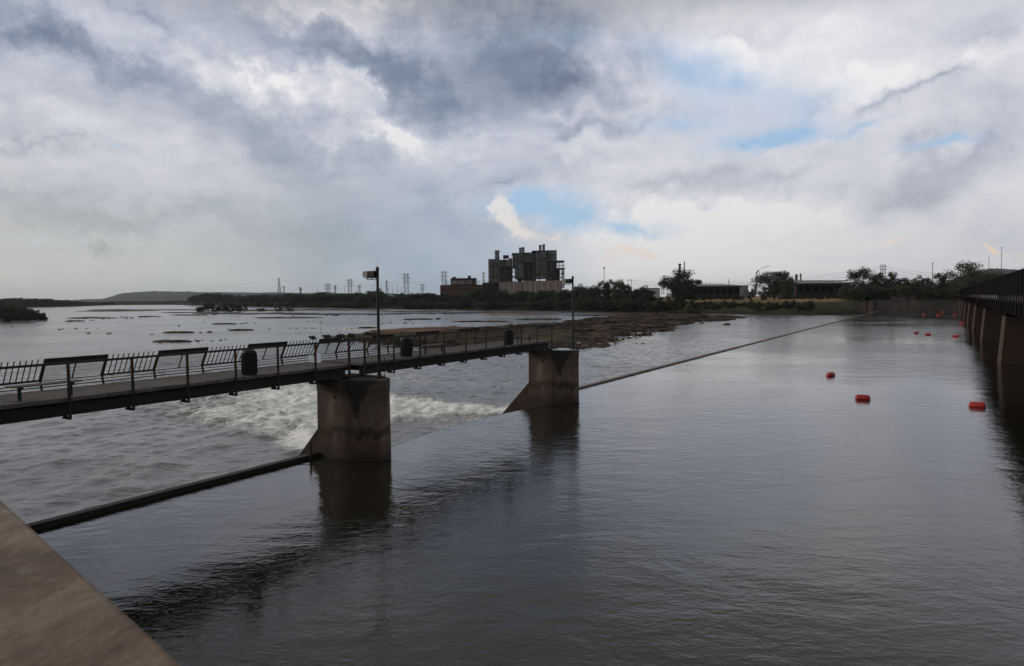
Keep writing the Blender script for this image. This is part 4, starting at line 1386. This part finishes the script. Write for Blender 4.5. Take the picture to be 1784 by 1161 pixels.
fl.bar((-26, -.3, 5.7), (60, -.3, 5.7), .07).bar((-26, -.3, 5.25), (60, -.3, 5.25), .05)
fl.build('guard_rail', m_dark, rw)
ct = D_empty('control_hut', 'small dark control hut on top of the far retaining wall by the dam end', 'hut', 335.6, -15, 4.4)
MB().box(-4.5, 4.5, 0, 3, 0, 2.0).build('wall', m_wallc, ct)
MB().box(-4.9, 4.9, -.4, 3.4, 2.004, 2.25).build('roof', m_dark, ct)
MB().box(1.4, 2.3, -.06, -.003, 0.05, 1.85).build('door', m_dark, ct)
# riprap at the wing wall
for i in range(16):
    x = 1385 + rr_.uniform(0, 62); y = rr_.uniform(535, 548)
    g_ = G(x, 549, ZD)
    o = put_rock(x, y, 9, 'grey riprap boulder at the foot of the far bank by the wing wall', 'riprap by the wing wall', rr_.choice(rocks[4:]), .7, ZD)
    pt = on_bank(x, rr_.uniform(-1, 7), 0)
    f_ = rr_.uniform(.6, 1.5)
    o.location = (pt.x, pt.y, ZD + rr_.uniform(0, 2.2))
    o.scale = (f_, f_ * .8, f_ * .6)

# ------------------------------------------------------------------ power plant
YP = 640.0
def px2m(v, Y=YP):
    return v / F * Y
def face_box(mb, x0, x1, y0, y1, Y, depth):       # the box whose front face fills these photo columns and rows
    a, b = P(x0, y1, Y), P(x1, y0, Y)
    if y1 >= 508 and Y < 1000:      # down to the ground
        a.z = 1.0
    return mb.box(a.x, b.x, Y, Y + depth, a.z, b.z)
pp = thing('power_plant', 'old weathered power plant with three boiler towers behind pale ribbed walls', 'power plant', (0, 0, 0))
def pbox(name, x0, x1, y0, y1, Y, dp, mat, parent=pp):
    return face_box(MB(), x0, x1, y0, y1, Y, dp).build(name, mat, parent)
def frame(name, x0, x1, y0, y1, Y, dp, floors, cols, wdt=.7, parent=pp, diag=True):
    a, b = P(x0, y1, Y), P(x1, y0, Y)
    mb = MB()
    for yy in (Y, Y + dp):
        for i in range(cols + 1):
            x = a.x + (b.x - a.x) * i / cols
            mb.bar((x, yy, a.z), (x, yy, b.z), wdt)
        for j in range(floors + 1):
            z = a.z + (b.z - a.z) * j / floors
            mb.bar((a.x, yy, z), (b.x, yy, z), wdt * .8)
    for j in range(floors + 1):
        z = a.z + (b.z - a.z) * j / floors
        for i in (0, cols):
            x = a.x + (b.x - a.x) * i / cols
            mb.bar((x, Y, z), (x, Y + dp, z), wdt * .8)
    if diag:
        for j in range(floors):
            for i in range(cols):
                if (i + j) % 2 == 0:
                    xa, xb = a.x + (b.x - a.x) * i / cols, a.x + (b.x - a.x) * (i + 1) / cols
                    za, zb = a.z + (b.z - a.z) * j / floors, a.z + (b.z - a.z) * (j + 1) / floors
                    mb.bar((xa, Y, za), (xb, Y, zb), wdt * .45)
    return mb.build(name, m_frame, parent)
def stack(x, y0, y1, wpx, Y, parent, mat=m_stack):
    a, b = P(x, y1, Y), P(x, y0, Y)
    r_ = px2m(wpx, Y) / 2
    o = MB().tube((0, 0, a.z), (0, 0, b.z), r_, r_, 16).tube((0, 0, b.z - 1.2), (0, 0, b.z + .15), r_ * 1.12, r_ * 1.12, 16).build('chimney', mat, parent, loc=(a.x, Y, 0))
    return o
# turbine hall, pale ribbed walls
hall = pbox('ribbed_hall', 914, 979, 489, 512, YP - 12, 34, m_ribbed)
pbox('ribbed_hall', 870, 913.6, 491.5, 514, YP - 9, 30, m_ribbed)
for x in (887, 896, 913.8, 924, 933, 944, 955, 968):
    pbox('pilaster', x - .45, x + .45, 490 if x > 910 else 492, 512, YP - 12.6 if x > 910 else YP - 9.6, .59, m_letter)
pbox('roof_edge', 869.5, 914, 490.8, 491.6, YP - 9.4, 31, m_ribbed)
# unit 1
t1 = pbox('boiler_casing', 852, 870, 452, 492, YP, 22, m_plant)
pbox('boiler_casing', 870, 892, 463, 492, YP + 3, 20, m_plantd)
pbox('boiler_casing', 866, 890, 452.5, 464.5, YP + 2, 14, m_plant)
pbox('floor_slab', 851.2, 894, 464.4, 465.6, YP - 1, 24, m_plantd)
frame('steel_frame', 851.6, 868, 452, 493, YP - .9, 22, 4, 2, .55)
frame('steel_frame', 882, 898, 464, 493, YP - .5, 16, 3, 3, .5)
stack(866, 437, 453, 8.2, YP + 8, pp)
dr = MB()
c = P(881.5, 448, YP + 8)
dr.tube((c.x - px2m(5), YP + 8, c.z), (c.x + px2m(5), YP + 8, c.z), px2m(3.2), px2m(3.2), 16)
dr.build('drum', material('rusty_drum', (.10, .035, .03), (.05, .02, .018), .5), pp)
pbox('duct', 886, 893, 450.5, 466, YP + 6, 8, m_stack)
pbox('duct', 877, 881, 452, 466, YP - .3, 3, material('olive_duct', (.07, .07, .035), (.04, .04, .02), .6))
pbox('side_tower', 859, 863, 455, 466, YP - .6, 2, material('tan_panel', (.13, .11, .07), (.08, .07, .05), .6))
# unit 2
pbox('boiler_casing', 897, 912, 443, 484, YP - 2, 20, m_plant)
pbox('boiler_casing', 912, 928, 440, 457, YP, 22, m_plant)
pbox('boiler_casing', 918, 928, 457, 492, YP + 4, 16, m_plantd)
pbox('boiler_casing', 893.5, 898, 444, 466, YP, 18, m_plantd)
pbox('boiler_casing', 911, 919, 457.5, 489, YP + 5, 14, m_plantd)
frame('steel_frame', 892.5, 912, 441.5, 494, YP - 2.8, 24, 4, 2, .6)
frame('steel_frame', 912, 929, 457, 493, YP - 1.5, 16, 4, 2, .5)
pbox('floor_slab', 892, 921, 441, 442.4, YP - 3, 25, m_plantd)
stack(906.5, 432, 442, 4.6, YP + 6, pp)
stack(911.5, 431.2, 442, 4.6, YP + 7, pp)
# hopper under unit 2
a, b = P(899, 484, YP), P(911, 492, YP)
MB().hexa([(a.x + 3, YP + 6, b.z), (b.x - 1, YP + 6, b.z), (b.x - 1, YP + 12, b.z), (a.x + 3, YP + 12, b.z), (a.x - .5, YP - 1, a.z), (b.x + .5, YP - 1, a.z), (b.x + .5, YP + 18, a.z), (a.x - .5, YP + 18, a.z)]).build('hopper', m_plantd, pp)
# unit 3
pbox('boiler_casing', 934, 953, 439, 486, YP - 4, 20, m_plant)
pbox('boiler_casing', 953, 970, 436, 455, YP - 1, 22, m_plant)
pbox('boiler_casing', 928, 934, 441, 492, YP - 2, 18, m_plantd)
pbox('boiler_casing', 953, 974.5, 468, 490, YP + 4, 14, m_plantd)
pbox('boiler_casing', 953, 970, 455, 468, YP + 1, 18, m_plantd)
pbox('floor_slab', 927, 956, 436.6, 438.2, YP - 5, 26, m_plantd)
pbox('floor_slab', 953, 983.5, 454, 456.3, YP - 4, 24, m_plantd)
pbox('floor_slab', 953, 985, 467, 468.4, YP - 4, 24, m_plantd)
frame('steel_frame', 928, 953, 438, 491, YP - 4.8, 24, 4, 2, .6)
frame('steel_frame', 953, 982.5, 455, 491, YP - 3.4, 22, 5, 4, .5)
frame('steel_frame', 979.5, 982.5, 468, 502, YP - 5.5, 3, 3, 1, .8)
stack(941.2, 427.4, 438, 4.8, YP + 4, pp)
stack(947.3, 426.4, 438, 4.6, YP + 5, pp)
pbox('pipe_rack', 979, 993, 489, 490.6, YP - 8, 4, m_plantd)
for x in (941, 935.5, 958, 960.5, 964):
    pbox('vent_pipe', x, x + .7, 457 if x > 950 else 460, 475, YP - 5.6, .8, m_stack)
# walkways, openings and pipes over the casings
for (x0, x1, y0, y1, Yf) in [(852, 869, 453, 491, YP - .02), (866, 890, 453, 464, YP + 1.98), (870, 892, 466, 491, YP + 2.98), (897, 911.5, 443.5, 483, YP - 2.02), (912.5, 928, 441, 456, YP - .02), (934, 952.5, 439, 485, YP - 4.02), (953.5, 969.5, 437, 454, YP - 1.02), (953, 977, 469, 489, YP + 3.98), (919, 928, 458, 491, YP + 3.98)]:
    y = y0 + random.uniform(3, 6)
    while y < y1 - 2:
        face_box(MB(), x0, x1, y, y + .5, Yf - .9, .88).build('walkway', m_frame, pp)
        y += random.uniform(5, 8)
    for _ in range(int((x1 - x0) * (y1 - y0) / 70) + 1):
        xx, yy = random.uniform(x0, x1 - 3), random.uniform(y0 + 1, y1 - 5)
        face_box(MB(), xx, xx + random.uniform(1.2, 3), yy, yy + random.uniform(1.5, 4), Yf - .22, .2).build('opening', m_dark, pp)
    for _ in range(2):
        xx = random.uniform(x0 + .5, x1 - 1)
        face_box(MB(), xx, xx + .55, y0, y1, Yf - .55, .3).build('pipe', random.choice([m_stack, m_white, m_frame]) if random.random() < .5 else m_stack, pp)
# brick building with sign
bk = thing('brick_building', 'long dark red brick building with rooftop lettering next to the power plant', 'building', (0, 0, 0))
pbox('wall', 767, 841, 497, 516, YP + 20, 40, m_brick, bk)
pbox('wall', 841, 869, 492.5, 514, YP + 22, 36, m_brickd, bk)
pbox('roof_edge', 766.5, 841, 496.2, 497, YP + 19.4, 41, m_brickd, bk)
pbox('penthouse', 785, 829, 485.5, 496.6, YP + 34, 14, m_brickd, bk)
pbox('penthouse_edge', 784.4, 829.5, 484.7, 485.5, YP + 33.5, 15, m_dark, bk)
pbox('vent', 815, 820, 480.5, 485, YP + 38, 4, m_dark, bk)
pbox('penthouse', 788, 794, 482.8, 485, YP + 36, 4, m_brickd, bk)
for i in range(13):
    x = 772 + i * 5.3
    pbox('window', x, x + 2.2, 501, 506.5, YP + 19.75, .2, m_dark, bk)
fc = bpy.data.curves.new('lettering', 'FONT')
fc.body = 'IC SERVICE CO. OF'
fc.extrude = .15
fc.space_character = 1.12
fo = bpy.data.objects.new('tmp', fc)
COL.objects.link(fo)
bpy.context.view_layer.update()
fc.size = 1.0
dgp = bpy.context.evaluated_depsgraph_get()
me = bpy.data.meshes.new_from_object(fo.evaluated_get(dgp))
bpy.data.objects.remove(fo)
xs = [v.co.x for v in me.vertices]
a, b = P(775.5, 495.6, YP + 19), P(835, 488.6, YP + 19)
kx, kz = (b.x - a.x) / (max(xs) - min(xs)), (b.z - a.z) / .72
for v in me.vertices:
    v.co = (a.x + (v.co.x - min(xs)) * kx, YP + 19 + v.co.z, a.z + v.co.y * kz)
me.materials.clear(); me.materials.append(m_letter)
lt = bpy.data.objects.new('lettering', me)
COL.objects.link(lt)
lt.parent = bk
sg = MB()
for i in range(13):
    x = a.x + (b.x - a.x) * i / 12
    sg.bar((x, YP + 19.6, a.z - .8), (x, YP + 19.6, b.z), .18)
sg.bar((a.x, YP + 19.5, a.z), (b.x, YP + 19.5, a.z), .18).bar((a.x, YP + 19.5, (a.z + b.z) / 2), (b.x, YP + 19.5, (a.z + b.z) / 2), .14)
sg.build('sign_frame', m_dark, bk)
MB().add([], [])

# sheds on the right
def shed(label, x0, x1, ytop, yroof, ybot, inl, dp, end=True):
    Yb = on_bank((x0 + x1) / 2, inl, 0).y
    t = thing('industrial_shed', label, 'shed', (0, 0, 0))
    a, b = P(x0, ybot, Yb), P(x1, yroof, Yb)
    top = P(x0, ytop, Yb + dp)
    MB().box(a.x, b.x, Yb, Yb + dp, 3, b.z).build('wall', m_shed, t)
    MB().hexa([(a.x - 1, Yb - 1, b.z + .01), (b.x + 1, Yb - 1, b.z + .01), (b.x + 1, Yb + dp, b.z + .01), (a.x - 1, Yb + dp, b.z + .01), (a.x - 1, Yb - 1, b.z + .5), (b.x + 1, Yb - 1, b.z + .5), (b.x + 1, Yb + dp, top.z), (a.x - 1, Yb + dp, top.z)]).build('roof', m_roof, t)
    n_ = int((b.x - a.x) / 4.0)
    for i in range(n_):
        x = a.x + 1 + i * 4.0
        MB().box(x, x + 2.8, Yb - .12, Yb - .005, b.z - 4.6, b.z - 1.2).build('louvre', m_bdark, t)
    MB().box(b.x - .9, b.x - .2, Yb - .6, Yb - .01, 3, b.z).build('corner_pipe', m_roof, t)
    return t, Yb
shed('long low dark shed with grey roof directly behind the row of small bushes', 1197, 1291, 495.5, 499, 514, 90, 40)
sh2, ys2 = shed('dark shed with ridge vents beside the tall rounded tree', 1387, 1482, 490.5, 494, 512, 80, 40)
for i in range(8):
    face_box(MB(), 1392 + i * 11, 1400 + i * 11, 488.6, 490.6, ys2 + 38, 6).build('ridge_vent', m_roof, sh2)
t = thing('shed_annex', 'narrow grey annex with pipes at the end of the long low shed', 'annex', (0, 0, 0))
face_box(MB(), 1291.5, 1303, 498, 514, 520, 25).build('wall', m_plant, t)
face_box(MB(), 1291.5, 1303.4, 497.2, 498, 519.5, 26).build('roof', m_roof, t)
t = thing('white_warehouse', 'small pale warehouse half hidden behind the end of the tree belt', 'warehouse', (0, 0, 0))
face_box(MB(), 1122, 1150, 503, 515, 560, 30).build('wall', m_white, t)
face_box(MB(), 1121.5, 1150.5, 501.8, 503, 559.5, 31).build('roof', m_roof, t)
face_box(MB(), 1130, 1137, 506.5, 508.5, 559.8, .15).build('window', m_dark, t)
t = thing('white_house', 'tiny white house at the foot of the distant wooded hill', 'house', (0, 0, 0))
face_box(MB(), 315, 321, 523.2, 526, 2700, 12).build('wall', m_white, t)
a = P(314.5, 523.1, 2700); b = P(321.5, 521.6, 2700)
MB().add([(a.x, 2698, a.z), (b.x, 2698, a.z), (b.x, 2714, a.z), (a.x, 2714, a.z), ((a.x + b.x) / 2, 2698, b.z), ((a.x + b.x) / 2, 2714, b.z)], [(0, 1, 4), (2, 3, 5), (1, 2, 5, 4), (3, 0, 4, 5), (0, 3, 2, 1)]).build('roof', m_white, t)

def col_(name, label, x, y0, y1, wpx, Y, mat, cat, taper=1.0, rings=0):
    a, b = P(x, y1, Y), P(x, y0, Y)
    r_ = wpx / F * Y / 2
    mb = MB().tube((0, 0, 0), (0, 0, b.z - a.z), r_, r_ * taper, 12)
    for k in range(rings):
        z = (b.z - a.z) * (k + .6) / rings
        mb.tube((0, 0, z), (0, 0, z + .5), r_ * 1.5, r_ * 1.5, 12)
    o = mb.build(name, mat, None, loc=(a.x, Y, a.z))
    return tag(o, label, cat)
col_('chimney', 'slim stack rising out of the top of the tall ragged tree', 1192, 456, 514, 2.2, 560, m_stack, 'chimney', .9)
col_('column', 'ringed process column left of the slim stack behind the ragged tree', 1184, 459.5, 514, 4.6, 570, m_pylon, 'column', .8, 9)
col_('chimney', 'thin stack standing between the pale warehouse and the ragged tree', 1156.5, 480, 514, 1.4, 540, m_plant, 'chimney', .9)
col_('chimney', 'short vent pipe beside the pale warehouse', 1153, 500, 514, 1.2, 545, m_plant, 'chimney', .9)
col_('chimney', 'smoking stack at the near side of the big round tree', 1318, 477, 514, 1.4, 640, m_stack, 'chimney', .9)
col_('column', 'pale grey vessel right of the big round tree', 1387, 478, 514, 4.4, 600, m_pylon, 'column', .95, 3)
col_('column', 'narrow ringed vessel left of the dark vented shed', 1394.5, 476.5, 514, 2.8, 610, m_plant, 'column', .95, 4)
col_('column', 'squat process column at the foot of the smoking stack', 1316, 496, 514, 5, 650, m_pylon, 'column', .9, 4)
col_('column', 'dark pipe column just beyond the shed annex', 1302.5, 495, 514, 1.2, 560, m_plant, 'column', 1, 2)
a = P(1384, 504, 590)
o = MB().lathe([(.1, -4.2)] + [(4.2 * math.sin(k / 8 * math.pi), -4.2 * math.cos(k / 8 * math.pi)) for k in range(1, 8)] + [(.1, 4.2)], 20).build('storage_tank', m_white, None, True, loc=(a.x, 590, a.z))
tag(o, 'white spherical tank beside the vessels near the dark vented shed', 'tank')
for i, (x, y0) in enumerate([(1211, 492.5), (1230, 491), (1237, 493), (1270, 490), (1168, 494), (1162, 493), (1224, 494), (1176, 490), (1181, 485)]):
    col_('vent_stack', 'thin vent pipe rising behind the roof of the long low shed', x, y0, 514, .9, 585 + i * 4, m_plant, 'vent pipe', 1, 1)['group'] = 'vent pipes behind the long shed'

# smoke
def smoke():
    global nt
    m = bpy.data.materials.new('smoke')
    m.use_nodes = True
    nt = m.node_tree
    nt.nodes.clear()
    out = N('ShaderNodeOutputMaterial')
    v = N('ShaderNodeVolumePrincipled')
    v.inputs['Color'].default_value = (.99, .99, 1, 1)
    v.inputs['Density'].default_value = .11
    L(v.outputs[0], out.inputs['Volume'])
    return m
mb = MB()
path = [(1318, 476.5, 1.0), (1319.5, 474, 1.8), (1322, 471, 2.6), (1325.5, 468.5, 3.2), (1330, 466.5, 3.2), (1335, 465, 2.8), (1340, 464.3, 2.0), (1345, 464.5, 1.2)]
pts = [(P(x, y, 640), 1.6 * r_ / F * 640) for x, y, r_ in path]
n = 12
vs, fs = [], []
for k, (c, r_) in enumerate(pts):
    for i in range(n):
        a = 2 * math.pi * i / n
        rr2 = r_ * (1 + .25 * math.sin(3 * a + k * 2.1))
        vs.append((c.x + rr2 * math.cos(a) * .8, c.y + rr2 * math.sin(a), c.z + rr2 * math.cos(a) * .6))
for k in range(len(pts) - 1):
    fs += [(k * n + i, k * n + (i + 1) % n, (k + 1) * n + (i + 1) % n, (k + 1) * n + i) for i in range(n)]
fs += [tuple(range(n))[::-1], tuple(range((len(pts) - 1) * n, len(pts) * n))]
sm = mb.add(vs, fs).build('smoke', smoke())
bm = bmesh.new()
bm.from_mesh(sm.data)
bmesh.ops.recalc_face_normals(bm, faces=bm.faces)
bm.to_mesh(sm.data)
bm.free()
tag(sm, 'faint grey plume drifting from the smoking stack', 'smoke', kind='stuff')

# ------------------------------------------------------------------ pylons and masts
def pylon(x, y0, wpx, Y, label, arms=3, base_y=516, name='pylon', style='A'):
    top = P(x, y0, Y)
    zb = 5.0
    h_ = top.z - zb
    hw = wpx / F * Y / 2
    th = max(.22, .42 / F * Y)
    t = thing(name, label, 'pylon', (top.x, Y, zb), random.uniform(-.2, .2))
    mb = MB()
    if style == 'A':
        b_, tp = hw * .62, hw * .22
    elif style == 'H':
        b_, tp = hw * .55, hw * .42
    else:
        b_, tp = hw * .9, hw * .12
    for sx in (-1, 1):
        for sy in (-1, 1):
            mb.bar((sx * b_, sy * b_ * .5, 0), (sx * tp, sy * tp * .5, h_), th)
    nl = 6
    for k in range(nl):
        f0, f1 = k / nl, (k + 1) / nl
        w0, w1 = b_ + (tp - b_) * f0, b_ + (tp - b_) * f1
        for yy in (-1, 1):
            mb.bar((-w0, yy * w0 * .5, h_ * f0), (w1, yy * w1 * .5, h_ * f1), th * .6)
            mb.bar((w0, yy * w0 * .5, h_ * f0), (-w1, yy * w1 * .5, h_ * f1), th * .6)
            mb.bar((-w1, yy * w1 * .5, h_ * f1), (w1, yy * w1 * .5, h_ * f1), th * .7)
    mb.build('lattice_mast', m_pylon, t)
    for k in range(arms):
        z = h_ * (1 - .04 - k * .13)
        ax = MB().bar((-hw, 0, z), (hw, 0, z), th * .9)
        ax.bar((-hw, 0, z), (0, 0, z + h_ * .05), th * .5).bar((hw, 0, z), (0, 0, z + h_ * .05), th * .5)
        for q_ in (-1, -.55, .55, 1):
            ax.bar((q_ * hw, 0, z), (q_ * hw, 0, z - h_ * .05), th * .6)
        ax.build('cross_arm', m_pylon, t)
    return t, (top, hw, h_, zb)
PY = [(486, 484, 8, 1250, 'slender pointed pylon, first from the hill, above the tree belt', 0, 'T'), (494.5, 499, 4, 1500, 'short thin pylon next to the slender pointed one', 1, 'A'), (523.5, 501, 6, 1400, 'small pylon between the slender pointed one and the first broad one', 2, 'A'),
      (571, 494.5, 12, 1100, 'broad low pylon first of the broad ones above the belt', 3, 'H'), (584, 497.5, 5, 1250, 'narrow pylon beside the first broad one', 2, 'A'), (609.5, 487, 12, 950, 'tall broad three armed pylon left of the nearer lamp head', 3, 'H'),
      (626, 497, 8, 1100, 'low lattice pylon below the nearer lamp head', 2, 'A'), (657.5, 483.5, 9, 950, 'pylon directly behind the nearer lamp post', 3, 'A'), (673.5, 489, 4, 820, 'narrow straight pylon just past the nearer lamp post', 4, 'H'),
      (707.5, 477, 15, 820, 'tallest broad pylon between the lamp post and the brick building', 3, 'H'), (736, 495, 8, 900, 'small pylon between the tallest one and the brick building', 3, 'A'), (773.5, 473, 14, 700, 'broad pylon rising behind the end of the brick building', 3, 'H'),
      (842.5, 474, 6, 690, 'narrow pylon between the rooftop lettering and the boiler towers', 3, 'A')]
tops = []
for (x, y, wp, Y, lb, ar, st) in PY:
    tops.append(pylon(x, y, wp, Y, lb, ar, style=st)[1])
for i, x in enumerate([677, 684, 692, 699, 665, 649, 620, 554, 601]):
    col_('substation_mast', 'thin spike of the substation behind the tree belt', x, 499 - (i % 3) * 2.5 + (3 if x < 650 else 0), 515, .9, 860 + i * 6, m_pylon, 'mast', .3, 0)['group'] = 'substation spikes behind the belt'
for (x, y, wp, Y, lb) in [(1097, 486, 6, 560, 'two legged pole frame behind the end of the tree belt'), (1538.5, 461, 8, 420, 'dark wooden pole structure rising behind the thicket trees'), (1608.5, 486, 2, 700, 'thin distant pole in the low notch of the thicket')]:
    top = P(x, y, Y); hw = wp / F * Y / 2
    t = thing('pole_frame', lb, 'pole frame', (top.x, Y, 4.6))
    h_ = top.z - 4.6
    th = max(.3, .5 / F * Y)
    mb = MB()
    legs = (-1, 0, 1) if wp > 7 else (-1, 1)
    for q_ in legs:
        mb.bar((q_ * hw, 0, 0), (q_ * hw * .9, 0, h_), th)
    mb.build('poles', m_dark if Y < 500 else m_pylon, t)
    for k in range(4 if wp > 7 else 2):
        z = h_ - 1.2 - k * (2.0 if wp > 7 else 6)
        MB().bar((-hw * 1.5, 0, z), (hw * 1.5, 0, z), th * .8).build('cross_arm', m_dark if Y < 500 else m_pylon, t)
for (x, y0, Y, lb, wp) in [(1052.5, 467, 900, 'tall lattice mast above the tree belt between plant and warehouse', 2.4), (1625, 459, 1100, 'distant radio mast with lamps above the thicket', 1.2), (1723, 449, 1900, 'faint radio mast behind the pale domed tree', .8), (1745.5, 431, 1800, 'very tall thin radio mast on the far hill', .9), (1269.5, 488, 900, 'small thin mast above the long low shed', .9)]:
    top = P(x, y0, Y); zb = 5
    h_ = top.z - zb
    w_ = max(.4, wp / F * Y / 2)
    t = thing('radio_mast', lb, 'radio mast', (top.x, Y, zb))
    mb = MB()
    for q_ in range(3):
        a = q_ * 2.094
        mb.bar((w_ * math.cos(a), w_ * math.sin(a), 0), (w_ * .4 * math.cos(a), w_ * .4 * math.sin(a), h_), max(.15, .25 / F * Y))
    for k in range(14):
        z = h_ * k / 14
        mb.bar((w_, 0, z), (-w_ * .5, w_ * .8, z + h_ / 14), .15)
    mb.build('mast', m_pylon, t)
    MB().box(-w_, w_, -w_, w_, h_ * .97, h_ + 1).build('antenna', m_pylon, t)

# power lines
def cable(a, b, sag, r_, label):
    mb = MB()
    n_ = 18
    pr = None
    for i in range(n_ + 1):
        f = i / n_
        q_ = a.lerp(b, f)
        q_.z -= sag * 4 * f * (1 - f)
        if pr is not None:
            mb.tube(pr, q_, r_, r_, 4, False)
        pr = q_
    o = mb.build('power_line', m_pylon)
    tag(o, label, 'power line', 'power lines between the pylons')
lines_px = [((486, 486, 1250), (150, 521, 3000)), ((486, 486, 1250), (609.5, 489, 950)), ((609.5, 489, 950), (707.5, 479, 820)), ((707.5, 479, 820), (773.5, 475, 700)),
            ((571, 496, 1100), (609.5, 492, 950)), ((609.5, 494, 950), (707.5, 484, 820)), ((707.5, 484, 820), (773.5, 481, 700)),
            ((1097, 488, 560), (1538, 464, 420)), ((1538, 464, 420), (1800, 462, 500)), ((1097, 490, 560), (1538, 468, 420)), ((1538, 468, 420), (1800, 467, 500)), ((1097, 494, 560), (1538, 473, 420)), ((1538, 473, 420), (1800, 472, 500))]
for (a, b) in lines_px:
    cable(P(*a), P(*b), 9 if a[0] < 1000 else 6, .07 if a[0] < 1000 else .05, 'thin sagging power line strung between pylons against the sky')

# ------------------------------------------------------------------ haze
def haze():
    global nt
    m = bpy.data.materials.new('haze')
    m.use_nodes = True
    nt = m.node_tree
    nt.nodes.clear()
    out = N('ShaderNodeOutputMaterial')
    v = N('ShaderNodeVolumePrincipled')
    v.inputs['Color'].default_value = (.80, .88, 1.0, 1)
    v.inputs['Density'].default_value = .000045
    v.inputs['Anisotropy'].default_value = .2
    L(v.outputs[0], out.inputs['Volume'])
    return m
hb = MB().box(-14500, 14500, -3500, 14500, -7.2, 230).build('haze', haze())
tag(hb, kind='stuff')
